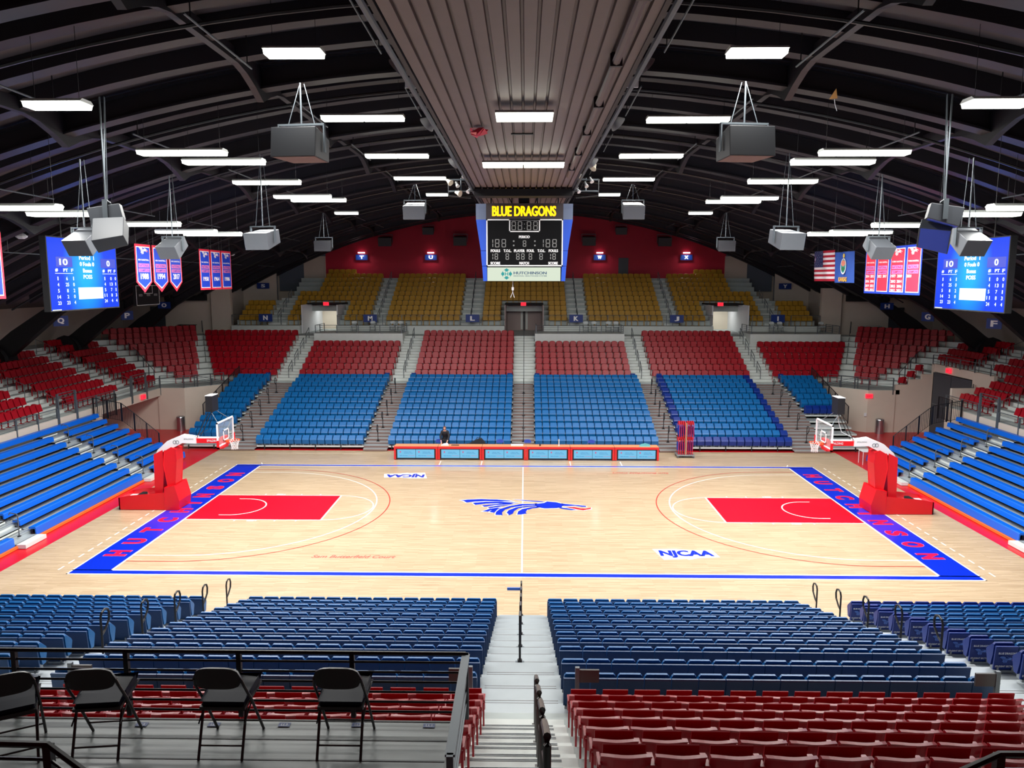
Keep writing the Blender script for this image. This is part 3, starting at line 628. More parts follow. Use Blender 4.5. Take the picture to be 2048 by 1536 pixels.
LT = {('left', 'inner'): (14.85, [(-4.81, -16.08, 1), (-4.74, -9.48, 2), (-4.89, -2.47, 2), (-4.9, 4.14, 2), (-4.9, 11.2, 1)]),
 ('right', 'inner'): (14.85, [(4.95, -15.97, 1), (4.93, -9.14, 2), (4.93, -2.36, 2), (5.0, 4.61, 2), (4.8, 11.29, 1)]),
 ('left', 'middle'): (13.65, [(-9.52, -16.8, 1), (-9.6, -10.84, 2), (-9.1, -9.09, 2), (-9.44, -4.15, 2), (-9.55, .8, 2), (-9.25, 2.27, 2), (-9.56, 9.05, 1)]),
 ('right', 'middle'): (13.65, [(9.61, -16.72, 1), (9.6, -10.61, 2), (9.4, -8.87, 2), (9.42, -4.24, 2), (9.9, 1.59, 2), (9.6, 3.11, 2), (9.48, 9.19, 1)]),
 ('left', 'outer'): (12.05, [(-13.9, -11.76, 2), (-13.6, -9.69, 2), (-13.5, -5.32, 2), (-13.9, -1.04, 2), (-13.5, .69, 2), (-13.6, 7.5, 1)]),
 ('right', 'outer'): (12.05, [(13.9, -11.54, 2), (13.5, -9.48, 2), (13.82, -4.67, 2), (13.9, -.61, 2), (13.5, .78, 2), (13.6, 7.6, 1)])}
for (sd, rw), (z, l) in LT.items():
    for i, (x, y, n_) in enumerate(l): ceiling_lamp(x, y, z, n_, '%s fluorescent ceiling light, %s row %s of the strip, %s from camera' % ('single' if n_ == 1 else 'twin', rw, sd, ORD[i+1]), 'ceiling lights')
ceiling_lamp(.06, -16.29, 13.5, 1, 'single fluorescent ceiling light under the centre ceiling strip', 'ceiling lights'); ceiling_lamp(.02, -9.5, 13.5, 2, 'twin fluorescent ceiling light under the centre strip near the scoreboard', 'ceiling lights')
#@@PART4
# ------------------------------------------------------------------ centre scoreboard
SX = lambda cx: (cx-1022)*.00311+.05
SZ = lambda cy: 14.02-.003062*cy
sb = empty('scoreboard', (0, 0, 0), label='large hanging centre scoreboard reading BLUE DRAGONS with blue side panels', cat='scoreboard')
q = MB(); q.box(SX(500), SX(1545), .02, 1.9, SZ(1110), SZ(250), M_dark); q.box(SX(515), SX(1515), .05, 1.9, SZ(1310), SZ(1112), M_dark); q.build('housing', sb)
q = MB(); q.box(SX(500), SX(1545), -.03, .02, SZ(462), SZ(250), mat('message panel', (58, 50, 52), .5)); q.text('BLUE DRAGONS', (SX(1015), -.034, SZ(355)), (1, 0, 0), (0, 0, 1), SX(1450)-SX(580), .44, M_ledo)
for d in (-.014, 0, .014): q.text('BLUE DRAGONS', (SX(1015)+d, -.036-d/9, SZ(355)), (1, 0, 0), (0, 0, 1), SX(1445)-SX(585), .42, M_led)
q.build('message_panel', sb)
M_face = mat('scoreboard face black', (5, 5, 8), .5, spec=.15)
M_sgrey = mat('scoreboard grey side', (104, 116, 142), .45); M_sblue = mat('scoreboard blue side', (36, 84, 205), .4)
for s in (1, -1):
    q = MB(); m_ = lambda cx: SX(cx) if s > 0 else SX(2038-cx)
    for P, mm in (([(360, 255), (500, 255), (500, 470), (362, 470)], M_sgrey), ([(362, 470), (500, 470), (505, 890), (425, 890)], M_sblue), ([(425, 895), (505, 895), (508, 1100), (442, 1100)], M_sblue), ([(444, 1105), (508, 1105), (512, 1310), (458, 1310)], M_sblue)):
        q.prism([(m_(a), 0, SZ(b)) for a, b in P], (0, 1.9, 0), mm)
    q.build('side_panel', sb)
q = MB(); q.box(SX(503), SX(1543), -.04, .03, SZ(1105), SZ(464), M_face)
def frame(q, x0, x1, z0, z1, t, y, m):
    for a in ((x0, x1, z0, z0+t), (x0, x1, z1-t, z1), (x0, x0+t, z0, z1), (x1-t, x1, z0, z1)): q.box(a[0], a[1], y-.012, y, a[2], a[3], m)
frame(q, SX(503), SX(1543), SZ(1105), SZ(464), .05, -.04, M_signwhite); frame(q, SX(812), SX(1232), SZ(638), SZ(464), .045, -.04, M_signwhite)
def seg8(q, x, z, w_, h, segs='abcdefg', t=.028):
    y = -.046; g = t*.6
    S_ = {'a': (x-w_/2+g, x+w_/2-g, z+h/2-t, z+h/2), 'g': (x-w_/2+g, x+w_/2-g, z-t/2, z+t/2), 'd': (x-w_/2+g, x+w_/2-g, z-h/2, z-h/2+t), 'f': (x-w_/2, x-w_/2+t, z+g, z+h/2-g), 'e': (x-w_/2, x-w_/2+t, z-h/2+g, z-g), 'b': (x+w_/2-t, x+w_/2, z+g, z+h/2-g), 'c': (x+w_/2-t, x+w_/2, z-h/2+g, z-g)}
    for k in segs: a = S_[k]; q.box(a[0], a[1], y, y+.006, a[2], a[3], M_seg)
for cx in (875, 960, 1082, 1170): seg8(q, SX(cx), SZ(553), .18, .36)
for s in (-1, 1):
    for cx in (650, 740): seg8(q, SX(cx if s < 0 else cx+690), SZ(790), .18, .34)
    seg8(q, SX(590 if s < 0 else 1278), SZ(790), .03, .34, 'bc')
for cx in (788, 932, 1000, 1103, 1248, 638, 1425): seg8(q, SX(cx), SZ(972), .14, .26)
for cx in (590, 1378): seg8(q, SX(cx), SZ(972), .03, .26, 'bc')
seg8(q, SX(1022), SZ(795), .14, .26)
for cx in (875, 1163):
    for cy in (762, 820): q.box(SX(cx)-.03, SX(cx)+.03, -.05, -.04, SZ(cy)-.03, SZ(cy)+.03, M_seg)
for cy in (530, 590): q.box(SX(1021)-.015, SX(1021)+.015, -.05, -.04, SZ(cy)-.015, SZ(cy)+.015, M_seg)
for t, cx, cy, w_ in (('PERIOD', 1019, 704, 145), ('FOULS', 626, 893, 125), ('T.O.L.', 790, 893, 105), ('PLAYER', 953, 893, 145), ('FOUL', 1105, 893, 100), ('T.O.L.', 1252, 893, 105), ('FOULS', 1415, 893, 125), ('SCORE', 625, 1063, 130), ('MATCH', 1018, 1063, 130), ('SCORE', 1412, 1063, 128)):
    for d in (-.006, .006): q.text(t, (SX(cx)+d, -.046, SZ(cy)), (1, 0, 0), (0, 0, 1), w_*.00311, .115, M_signwhite)
q.build('score_face', sb)
q = MB(); q.box(SX(515), SX(1515), -.03, .04, SZ(1308), SZ(1120), M_adp); o = (SX(778), -.034, SZ(1210))
for a in range(4):
    c_, s_ = math.cos(a*PI/2), math.sin(a*PI/2)
    P = [(-.06, .1), (-.06, .15), (-.13, .15), (0, .24), (.13, .15), (.06, .15), (.06, .1)]
    q.poly([(o[0]+(x*c_-z*s_), o[1], o[2]+(x*s_+z*c_)) for x, z in P], M_teal)
for d in (-.005, .005): q.text('H', (o[0]+d, o[1], o[2]), (1, 0, 0), (0, 0, 1), .13, .13, M_teal); q.text('HUTCHINSON', (SX(1100)+d, -.034, SZ(1197)), (1, 0, 0), (0, 0, 1), 450*.00311, .12, M_adgrey)
q.text('REGIONAL HEALTHCARE SYSTEM', (SX(1100), -.034, SZ(1238)), (1, 0, 0), (0, 0, 1), 450*.00311, .05, M_adgrey); q.build('advert_panel', sb, label='lit pale green HUTCHINSON advert panel')
q = MB()
for x in (-1.4, -.5, .6, 1.5): q.tube([(x, .9, SZ(250)), (x, .9, 13.7)], .03, M_black, 6)
for s in (-1, 1): q.tube([(SX(780 if s < 0 else 1205), .2, 13.68), (s*.5, .2, SZ(240))], .025, M_black, 6)
q.box(-.2, .25, .1, .6, SZ(232), 13.7, M_dark); q.build('hanging_frame', sb)
q = MB(); q.tube([(-.45, .3, SZ(1310)), (-.45, .3, 9.55)], .012, M_signwhite, 6); q.tube([(-.45, .3, 9.75), (-.45, .3, 9.62)], [.05, .05], M_signwhite, 8); q.tube([(-.45, .3, 9.55), (-.55, .3, 9.3)], .01, M_signwhite, 5); q.tube([(-.45, .3, 9.55), (-.38, .3, 9.3)], .01, M_signwhite, 5); q.build('hanging_cord', sb)
# truss with stage lamps in front of it
r = empty('lighting_truss', (0, -1.5, 13.5), label='black lighting truss crossing under the centre strip in front of the scoreboard', cat='truss')
q = MB(); q.box(-1.95, 1.95, -.4, .4, -.14, .13, M_dark); q.build('cross_beam', r)
for s in (-1, 1):
    q = MB()
    for z in (.1, .55): q.tube([(s*1.9, 0, z), (s*3.0, 0, z-.02)], .035, M_rail, 6)
    q.tube([(s*2.5, 0, .1), (s*2.5, 0, .6)], .025, M_rail, 6); q.tube([(s*3.0, 0, .55), (s*3.0, 0, -.1), (s*2.1, 0, -.18)], .035, M_black, 6); q.build('side_arm', r)
M_lampw = mat('pale lamp housing', (222, 214, 196), .4); M_lamps = mat('silver lamp reflector', (212, 212, 214), .3, .3)
for i, (x, z, a, yl) in enumerate([(-2.96, 13.94, .9, 1), (-2.65, 13.83, .5, 0), (-2.6, 13.5, 1.2, 1), (-2.18, 13.6, -.6, 0), (-2.4, 14.2, .2, 0), (2.8, 14.5, -.5, 1), (2.26, 14.2, .1, 0), (2.7, 14.0, .4, 0), (2.5, 13.82, .3, 0), (2.18, 13.6, .6, 0)]):
    r = empty('stage_lamp', (x, -1.6, z), label='%s stage lamp on the truss, %s on the %s side of the scoreboard' % ('cream' if yl else 'small white', ORD[i % 5+1], 'left' if x < 0 else 'right'), cat='stage lamp', group='stage lamps on the truss')
    q = MB(); dv = Vector((math.sin(a), -.6, -math.cos(a))).normalized(); m = M_lampw if yl else M_lamps; R_ = .13 if yl else .085
    q.tube([-dv*.16, -dv*.02, dv*.1], [R_*.35, R_*.6, R_], m, 12); q.build('reflector', r)
    q = MB(); q.tube([(0, 0, 0), (0, .05, .14)], .015, M_black, 6); q.build('bracket', r)
def dish(x, y, z, s, lab):
    r = empty('floodlight', (x, y, z), label=lab, cat='floodlight', group='floodlights along the strip')
    q = MB(); n = 14; dv = Vector((s*.75, .25, -.6)).normalized(); u = dv.cross(Vector((0, 1, 0))).normalized(); v = dv.cross(u)
    rings = [[(u*math.cos(2*PI*k/n)*ra*.7+v*math.sin(2*PI*k/n)*ra)+dv*h for k in range(n)] for ra, h in ((.07, -.16), (.2, -.1), (.3, .02))]
    q.add([p for R_ in rings for p in R_], [(i*n+k, i*n+(k+1) % n, (i+1)*n+(k+1) % n, (i+1)*n+k) for i in range(2) for k in range(n)] + [tuple(range(n)), tuple(2*n+k for k in range(n))], M_lamps); q.build('reflector', r, smooth=True)
    q = MB(); q.tube([(0, 0, 0), (-s*.28, 0, .1)], .025, M_black, 6); q.build('bracket', r)
for i, (y, x) in enumerate(((-17.3, 2.42), (-13, 2.4), (-6.5, 2.35))):
    for s in (-1, 1): dish(s*x, y, 14.2 if i == 0 else 13.95, s, 'white tilted floodlight at the %s edge of the centre strip, %s from camera' % ('left' if s < 0 else 'right', ORD[i+1]))
for s in (-1, 1):
    r = empty('projector_unit', (s*1.95, -17, 13.98), label='white winged antenna unit hanging under the %s side of the centre strip' % ('left' if s < 0 else 'right'), cat='antenna')
    q = MB(); q.box(-.13, .13, -.12, .12, -.1, .1, M_padwhite); q.build('body', r, bevel=.02)
    for t in (-1, 1): q = MB(); q.box(*sorted((t*.15, t*.46 if t*s < 0 else t*.38)), -.03, .03, -.1, .1, M_padwhite); q.build('wing_panel', r)
    q = MB(); q.tube([(0, 0, .1), (0, 0, .45)], .02, M_black, 6); q.tube([(-.3, 0, -.02), (-.36, 0, -.1), (-.2, 0, -.12)], .008, M_black, 5); q.build('hanger', r)
# ------------------------------------------------------------------ loudspeakers
def speaker(x, y, z, w_, yaw, pitch, m, lab, rod=0, mb2=None, blue=False, double=False):
    r = empty('loudspeaker', (x, y, z), yaw, label=lab, cat='loudspeaker', group='hanging loudspeakers')
    Rm = Matrix.Rotation(pitch, 4, 'X'); h = w_*.42; d = w_*.5
    def cab(q, M_):
        v = [Vector(p) for p in ((-w_/2, -d, -h*.75), (w_/2, -d, -h*.75), (w_*.42, d, -h*.45), (-w_*.42, d, -h*.45), (-w_/2, -d, h*.75), (w_/2, -d, h*.75), (w_*.42, d, h*.75), (-w_*.42, d, h*.75))]
        v = [M_ @ p for p in v]; q.add(v, [(3, 2, 1, 0), (4, 5, 6, 7), (0, 1, 5, 4), (1, 2, 6, 5), (2, 3, 7, 6), (3, 0, 4, 7)], m)
        if mb2: q.add([M_ @ Vector((a*w_*.47, b, -h*.755 if b < 0 else -h*.47)) for a, b in ((-1, -d*.95), (1, -d*.95), (.85, d*.9), (-.85, d*.9))], [(0, 1, 2, 3)], mb2)
    q = MB(); cab(q, Rm); q.build('cabinet', r, bevel=.012)
    if double: q = MB(); cab(q, Matrix.Translation((w_*.62, .1, -.42)) @ Matrix.Rotation(.9, 4, 'Y') @ Rm); q.build('cabinet', r, bevel=.012)
    q = MB()
    for t in (-1, 1): q.box(*sorted((t*w_*.5, t*w_*.53)), -.05, .05, -.1, h*1.15, M_rail)
    q.box(-w_*.53, w_*.53, -.05, .05, h*1.12, h*1.22, M_rail); q.build('yoke', r)
    if rod:
        q = MB(); q.tube([(0, 0, h*1.2), (0, 0, rod)], .02, M_rail, 6)
        for t in (-1, 1): q.tube([(t*w_*.3, 0, h*1.2), (t*.05, .1, rod)], .01, M_rail, 5)
        q.build('hanging_rod', r)
M_brownfab = mat('brown speaker grille', (128, 94, 84), .6); M_bluegr = mat('blue lit grille', (60, 84, 200), .5)
for s, nm in ((-1, 'left'), (1, 'right')):
    speaker(s*4.9, -15.4, 12.98, 1.02, s*.12, -.12, M_spkd, 'large black loudspeaker with brown underside hanging on the %s near the camera' % nm, 1.4, M_brownfab)
    speaker(s*5.0, 3.0, 13.2, .98, 0, .25, M_spk, 'grey boxy loudspeaker hanging %s of the scoreboard' % nm, 1.2)
    speaker(s*9.4, -4.95, 11.5, .95, s*.25, .2, M_spk, 'pale grey loudspeaker on a long rod, %s middle of the hall' % nm, 3.0)
    speaker(s*9.4, -15.4, 11.5, .66, s*1.2, .2, mat('dim grey cabinet', (66, 70, 76), .5), 'pair of grey loudspeakers hung at angles above the %s video screen' % nm, 2.6, M_bluegr, double=True)
    speaker(s*12.0, -11.8, 11.1, .76, s*.2, .55, M_spk, 'grey angled loudspeaker in front of the %s video screen' % nm, 2.2)
    speaker(s*12.0, -6.5, 11.15, .76, s*.2, .55, M_spk, 'grey angled loudspeaker in front of the %s banners' % nm, 2.4)
    speaker(s*11.2, 10.5, 11.95, .92, 0, .1, M_spkd, 'dark loudspeaker hanging in front of the red wall, %s corner' % nm, 1.8)
    for j, (x, z) in enumerate(((12.6, 13.5), (8.7, 14.45), (5.8, 13.55))): speaker(s*x, 37.6, z, 1.2 if j != 1 else 1.0, 0, .15, M_spkd, 'dark loudspeaker on the red wall, %s %s of the scoreboard' % (ORD[3-j], nm))
# ------------------------------------------------------------------ video screens
M_scr = screen_mat('blue video picture')
for s, nm in ((-1, 'left'), (1, 'right')):
    r = empty('video_screen', (s*17, -3.4, 10.26), label='big blue video screen showing player scores, hanging at the %s end' % nm, cat='video screen')
    Wd, Ht = 4.6, 2.62; U_ = Vector((0, -s*1.0, 0)); V_ = Vector((0, 0, 1)); N_ = Vector((-s, 0, 0))
    q = MB(); q.box(-.12, .12, -Wd/2-.04, Wd/2+.04, -Ht/2-.04, Ht/2+.04, M_dark)
    cs = q.build('case', r)
    P = lambda u, v, d=0: U_*((u-.5)*Wd)+V_*((v-.5)*Ht)+N_*(.125+d)
    q = MB(); q.quad(P(0, 0), P(1, 0), P(1, 1), P(0, 1), M_scr)
    for u0, u1, v0, v1, m in ((.1, .32, .60, .74, M_scb), (.74, .98, .6, .74, M_scb), (.38, .75, .14, .31, M_scw), (.08, .32, .508, .514, M_scw), (.76, .98, .508, .514, M_scw), (.01, .13, 0, .012, M_scw)):
        q.quad(P(u0, v0, .003), P(u1, v0, .003), P(u1, v1, .003), P(u0, v1, .003), m)
    for t, u, v, w_, h in ((('10', .2, .67, .11, .09), ('0', .86, .67, .05, .09), ('Period  1', .53, .74, .22, .06), ('0 Fouls 0', .53, .65, .21, .06), ('Bonus', .53, .555, .13, .06), ('POSS', .53, .465, .13, .06), ('#', .1, .555, .035, .045), ('PT', .22, .555, .06, .045), ('F', .31, .555, .03, .045), ('#', .78, .555, .035, .045), ('PT', .88, .555, .06, .045), ('F', .96, .555, .03, .045))):
        for d in (-.008, .008): q.text(t, P(u, v, .006)+U_*d, U_, V_, w_*Wd, h*Ht, M_scw)
    for v, A in zip((.44, .355, .27, .185, .1), ((1, 6, 1, 1, 0, 0), (4, 25, 0, 4, 13, 1), (5, 8, 2, 5, 7, 1), (14, 2, 0, 11, 8, 3), (23, 23, 4, 24, 4, 4))):
        for a, u in zip(A, (.11, .23, .32, .79, .89, .965)): q.text(str(a), P(u, v, .006), U_, V_, (.022 if a < 10 and a != 1 else .012 if a == 1 else .045)*Wd, .05*Ht, M_scw)
    q.build('picture', cs, label='glowing blue score display')
    q = MB()
    for t in (-1.2, 1.2): q.tube([(0, t, Ht/2), (0, t, Ht/2+.9)], .02, M_black, 6)
    q.build('hanger', r)
    ld = bpy.data.lights.new('screen_glow', 'AREA'); ld.energy = 90; ld.color = (.05, .2, 1); ld.shape = 'RECTANGLE'; ld.size = 4.4; ld.size_y = 2.5
    lo = bpy.data.objects.new('screen_glow', ld); C.objects.link(lo); lo.parent = r; lo.location = (-s*.2, 0, 0); lo.rotation_euler = (0, s*PI/2, 0)
# ------------------------------------------------------------------ banners and flags
M_bred = mat('banner red', (226, 40, 70), .6); M_bblue = mat('banner blue', (20, 60, 190), .6); M_bwhite = mat('banner white', (240, 232, 240), .6); M_bpink = mat('banner pink lettering', (238, 120, 160), .6); M_blav = mat('banner lavender lettering', (176, 130, 220), .6)
def banner(s, y0, y1, z0, z1, edge, body, band, lines, lab, point=0, logo=True):
    yc = (y0+y1)/2; W_ = abs(y1-y0); H_ = z1-z0
    r = empty('banner', (s*17, yc, z1), label=lab, cat='banner', group='banners hung at the %s end' % ('left' if s < 0 else 'right'))
    U_ = Vector((0, -s, 0)); N_ = Vector((-s, 0, 0)); V_ = Vector((0, 0, 1))
    P = lambda u, v, d=0.: U_*(u*W_)+V_*(-(1-v)*H_)+N_*(d+.03*math.sin(u*9+v*2))
    def out(i): b = i/W_; c = i/H_; return [(-.5+b, 1-c), (.5-b, 1-c), (.5-b, point+(c if not point else c*.3)), (0, c*1.6), (-.5+b, point+(c if not point else c*.3))] if point else [(-.5+b, 1-c), (.5-b, 1-c), (.5-b, c), (-.5+b, c)]
    q = MB()
    for i, (ins, m) in enumerate(((0, edge), (.1, M_bwhite), (.14, body))): q.prism([U_*(u*W_)+V_*(-(1-v)*H_)+N_*(.008*i) for u, v in out(ins)], N_*.006, m)
    if logo: dragon(q, U_*(-.0)+V_*(-.3)+N_*.03, U_, V_*1.0, W_*.095, .13, M_bwhite, M_bred, (0, 0, 0))
    w2 = W_*.68
    for v, m, h in ((.565, band, .17), (.465, band, .15)): q.quad(*[U_*(a*w2/2)+V_*(-(1-v)*H_+b*h/2)+N_*.024 for a, b in ((-1, -1), (1, -1), (1, 1), (-1, 1))], m)
    q.text('MEN S BASKETBALL' if s < 0 else 'WOMEN S BASKETBALL', V_*(-(1-.68)*H_)+N_*.026, U_, V_, w2, .07, M_bwhite)
    q.text('NATIONAL', V_*(-(1-.565)*H_)+N_*.028, U_, V_, w2*.9, .13, body); q.text('CHAMPIONS', V_*(-(1-.465)*H_)+N_*.028, U_, V_, w2*.95, .11, body)
    for t, u, v, w_, h in lines:
        for d in (-.006, .006): q.text(t, U_*(u*W_+d)+V_*(-(1-v)*H_)+N_*.028, U_, V_, w_*W_, h, M_bwhite)
    q.build('cloth', r)
    q = MB(); q.tube([U_*(-W_/2)+V_*.02, U_*(W_/2)+V_*.02], .018, M_black, 6)
    for t in (-.4, .4): q.tube([U_*(t*W_), U_*(t*W_)+V_*.7], .008, M_black, 4)
    q.build('top_bar', r)
for a, b, t in ((.72, 2.15, '1988'), (2.3, 3.78, '1994'), (3.92, 5.27, '2017')): banner(-1, a, b, 9.48, 11.62, M_bred, M_bblue, M_bpink, [(t, 0, .34, .5, .26)], '%s of the three blue pointed pennant banners, reading %s' % ({'1988': 'leftmost', '1994': 'middle', '2017': 'rightmost'}[t], t), .22)
for a, b, t in ((7.4, 8.76, '1958'), (8.84, 10.24, '1964'), (10.32, 11.76, '1986')): banner(-1, a, b, 9.52, 11.66, M_bred, M_bblue, M_bpink, [(t, 0, .27, .5, .22)], '%s of the three blue rectangular banners, reading %s' % ({'1958': 'leftmost', '1964': 'middle', '1986': 'rightmost'}[t], t))
banner(-1, -9.4, -7.9, 9.44, 11.6, M_bred, M_bblue, M_bpink, [('1949', 0, .27, .5, .22)], 'red edged blue banner cut off at the left edge of the picture')
yrs = [[('2014', -.2, .38), ('2015', .2, .38), ('2016', -.2, .27), ('2018', .2, .27), ('2019', -.2, .17), ('2021', .2, .17), ('2022', -.2, .08), ('2023', .2, .08)], [('2022', -.2, .38), ('2017', .2, .38)], [('1977', -.2, .38), ('2009', .2, .38), ('2012', -.2, .27), ('2014', .2, .27), ('2015', -.2, .17), ('2016', .2, .17), ('2017', -.2, .08), ('2021', .2, .08)], [('2024', -.22, .38)]]
for i, (a, b) in enumerate(((4.62, 5.88), (3.3, 4.6), (1.79, 3.28), (.4, 1.77))):
    banner(1, a, b, 9.42, 11.6, M_bblue, M_bred, M_blav, [(t, u, v, .3, .13) for t, u, v in yrs[i]], 'red banner with blue edge, %s from left of the four at the right end' % ORD[i+1])
def flag(y0, y1, z0, z1, lab, us):
    r = empty('flag', (17, (y0+y1)/2, z1), label=lab, cat='flag'); W_, H_ = y1-y0, z1-z0
    U_ = Vector((0, -1, 0)); V_ = Vector((0, 0, 1)); n = 16
    P = lambda u, v, d=0.: U_*((u-.5)*W_)+V_*(-(1-v)*H_)+Vector((-.05*math.sin(u*11+v*2)-d, 0, 0))
    q = MB()
    def cell(u0, u1, v0, v1, m, d=0.):
        k = max(1, round((u1-u0)*n))
        for i in range(k): a, b = u0+(u1-u0)*i/k, u0+(u1-u0)*(i+1)/k; q.quad(P(a, v0, d), P(b, v0, d), P(b, v1, d), P(a, v1, d), m)
    if us:
        for i in range(13): cell(0, 1, 1-(i+1)/13, 1-i/13, mat('flag red', (178, 26, 52), .7) if i % 2 == 0 else M_bwhite)
        cell(0, .4, 6/13, 1, mat('flag navy', (34, 44, 96), .7), .012)
        for i in range(9):
            for j in range(6 if i % 2 == 0 else 5): c = P(.035+.066*j+(.033 if i % 2 else 0), .965-.057*i, .02); q.poly([c+U_*.035*math.cos(t)+V_*.03*math.sin(t) for t in [PI/2+k*2*PI/5*2 for k in range(5)]][:3], M_bwhite)
    else:
        m = mat('state flag blue', (46, 84, 170), .7); cell(0, 1, 0, 1, m); c = Vector((-.07, 0, -H_*.47))
        E_ = lambda cx, cz, a, b, mm, d: q.poly([c+U_*(cx+a*math.cos(t))+V_*(cz+b*math.sin(t))+Vector((-d, 0, 0)) for t in [2*PI*k/20 for k in range(20)]], mm)
        E_(0, 0, .36, .42, M_bwhite, 0); E_(0, .02, .3, .36, mat('seal teal', (60, 150, 150), .6), .004); E_(0, .16, .26, .16, mat('seal salmon', (214, 130, 110), .6), .008); E_(0, -.14, .22, .12, mat('seal green', (50, 120, 80), .6), .008); E_(0, .55, .12, .12, mat('sunflower', (220, 190, 90), .6), 0)
        for d in (-.01, .01): q.text('KANSAS', c+U_*d+V_*(-.68), U_, V_, 1.05, .24, mat('flag gold lettering', (238, 180, 60), .6))
    q.build('cloth', r); q = MB(); q.tube([U_*(-W_/2)+V_*.02, U_*(W_/2)+V_*.02], .02, M_black, 6)
    for t in (-.4, .4): q.tube([U_*(t*W_), U_*(t*W_)+V_*.7], .008, M_black, 4)
    q.build('top_bar', r)
flag(9.75, 12.6, 10.0, 11.7, 'stars and stripes flag hanging beside the blue state flag', True); flag(7.2, 9.62, 9.92, 11.55, 'blue state flag with oval seal and gold KANSAS lettering', False)
r = empty('small_scoreboard', (-24, 15.7, 9.07), label='small black scoreboard with white outline beside sign O', cat='scoreboard'); q = MB(); q.box(-.1, .1, -1.5, 1.5, -.62, .62, M_dark)
for a in ((-1.5, 1.5, .59, .62), (-1.5, 1.5, -.62, -.59), (-1.5, -1.47, -.62, .62), (1.47, 1.5, -.62, .62), (-.5, .6, .1, .13), (-.5, -.47, .1, .6), (.57, .6, .1, .6)): q.box(.1, .11, a[0], a[1], a[2], a[3], M_signwhite)
for y, t in ((-.95, 'HOME'), (0.05, 'BONUS'), (1.0, 'GUEST')): q.box(.1, .106, y-.22, y+.22, -.05 if y else -.08, .08, M_seg); q.text(t, (.108, y, .01), (0, 1, 0), (0, 0, 1), .36, .07, M_dark)
q.build('face', r); q = MB(); q.tube([(0, -1, .6), (0, -1, 1.1)], .02, M_black, 5); q.tube([(0, 1, .6), (0, 1, 1.1)], .02, M_black, 5); q.build('hanger', r)
# ------------------------------------------------------------------ section signs
def sign(t, x, y, z, rz=0, w_=1.02, h=.5, lampy=False):
    r = empty('section_sign', (x, y, z), rz, label='navy section sign with white letter %s%s' % (t, ' under a small wall lamp' if lampy else ''), cat='sign', group='lettered section signs')
    q = MB(); q.box(-w_/2, w_/2, -.03, .03, -h/2, h/2, M_signblue)
    for d in (-.012, .012): q.text(t, (d, -.034, 0), (1, 0, 0), (0, 0, 1), (.1 if t == 'I' else .36), h*.6, M_signwhite, .03)
    q.build('board', r)
    if lampy:
        q = MB(); q.box(-.3, .3, -.22, .05, h/2+.1, h/2+.22, emat('pinkish wall lamp', (255, 214, 224), 2.2)); q.build('lamp_shade', r)
        ld = bpy.data.lights.new('lamp', 'AREA'); ld.energy = 16; ld.shape = 'RECTANGLE'; ld.size = .5; ld.size_y = .2; lo = bpy.data.objects.new('lamp', ld); C.objects.link(lo); lo.parent = r; lo.location = (0, -.3, h/2+.08); lo.rotation_euler = (-.25, 0, 0)
for t, x, z in (('N', -21.03, 6.92), ('M', -12.49, 6.89), ('L', -4.18, 6.9), ('K', 4.2, 6.9), ('J', 12.31, 6.89), ('I', 20.41, 6.92)): sign(t, x, 29.2, z+.06, 0, 1.1, .62)
for t, x in (('T', -15.02), ('U', -8.62), ('W', 6.91), ('X', 14.84)): sign(t, x, 38.5, 12.1, 0, 1.1, .5, True)
sign('S', -23.5, 36.2, 9.5, 0, 1.1, .5); sign('Y', 23.2, 36.2, 9.5, 0, 1.1, .5)
sign('O', -27.2, 24.8, 8.13, 0, .95, .5); sign('H', 27.0, 24.8, 8.13, 0, .95, .5)
for t, x, y, z in (('P', -28, 20.8, 7.54), ('Q', -28, 13.0, 7.57)): sign(t, x, y, z, PI/3.4, .85, .62)
for t, x, y, z in (('G', 28, 20.8, 7.54), ('F', 28, 13.2, 7.5)): sign(t, x, y, z, -PI/3.4, .85, .62)
for t, x in (('D', -18.3), ('D', -9.75), ('C', -7.85), ('C', -1.0), ('B', .95), ('B', 7.75), ('A', 9.6), ('A', 18.2)):
    r = empty('row_tag', (x, 21.25, 3.3), label='small navy tag with letter %s above the blue seats, %s of the %s aisle' % (t, {-18.3: 'left', -9.75: 'left', -7.85: 'right', -1.0: 'left', .95: 'right', 7.75: 'left', 9.6: 'right', 18.2: 'right'}[x], {-18.3: 'outer left', -9.75: 'left', -7.85: 'left', -1.0: 'centre', .95: 'centre', 7.75: 'right', 9.6: 'right', 18.2: 'outer right'}[x]), cat='sign', group='small row tags')
    q = MB(); q.box(-.17, .17, -.015, .015, -.17, .17, M_signblue); q.text(t, (0, -.02, 0), (1, 0, 0), (0, 0, 1), .15, .17, M_signwhite); q.build('plate', r); q = MB(); q.box(-.02, .02, .0, .02, -.45, -.17, M_rail); q.build('stem', r)
for x, y, z, rz, lab in ((-24.3, 15.07, 2.62, PI/2, 'red exit sign on the wall beam over the left corner passage'), (22.87, 17.6, 2.45, 0, 'red exit sign on the cream wall above the right dustbin'), (26.95, 15.8, 4.36, -PI/2, 'red exit sign above the big grey doors at right'), (-16.6, 31.3, 8.05, 0, 'red exit sign over the left upper tier doorway'), (-.06, 31.3, 8.05, 0, 'red exit sign over the centre upper tier doorway'), (16.3, 31.3, 8.05, 0, 'red exit sign over the right upper tier doorway')):
    r = empty('exit_sign', (x, y, z), rz, label=lab, cat='exit sign', group='exit signs'); q = MB(); q.box(-.22, .22, -.06, .06, -.14, .14, M_exit); q.text('EXIT', (0, -.064, 0), (1, 0, 0), (0, 0, 1), .3, .12, M_redwall); q.build('lit_box', r)
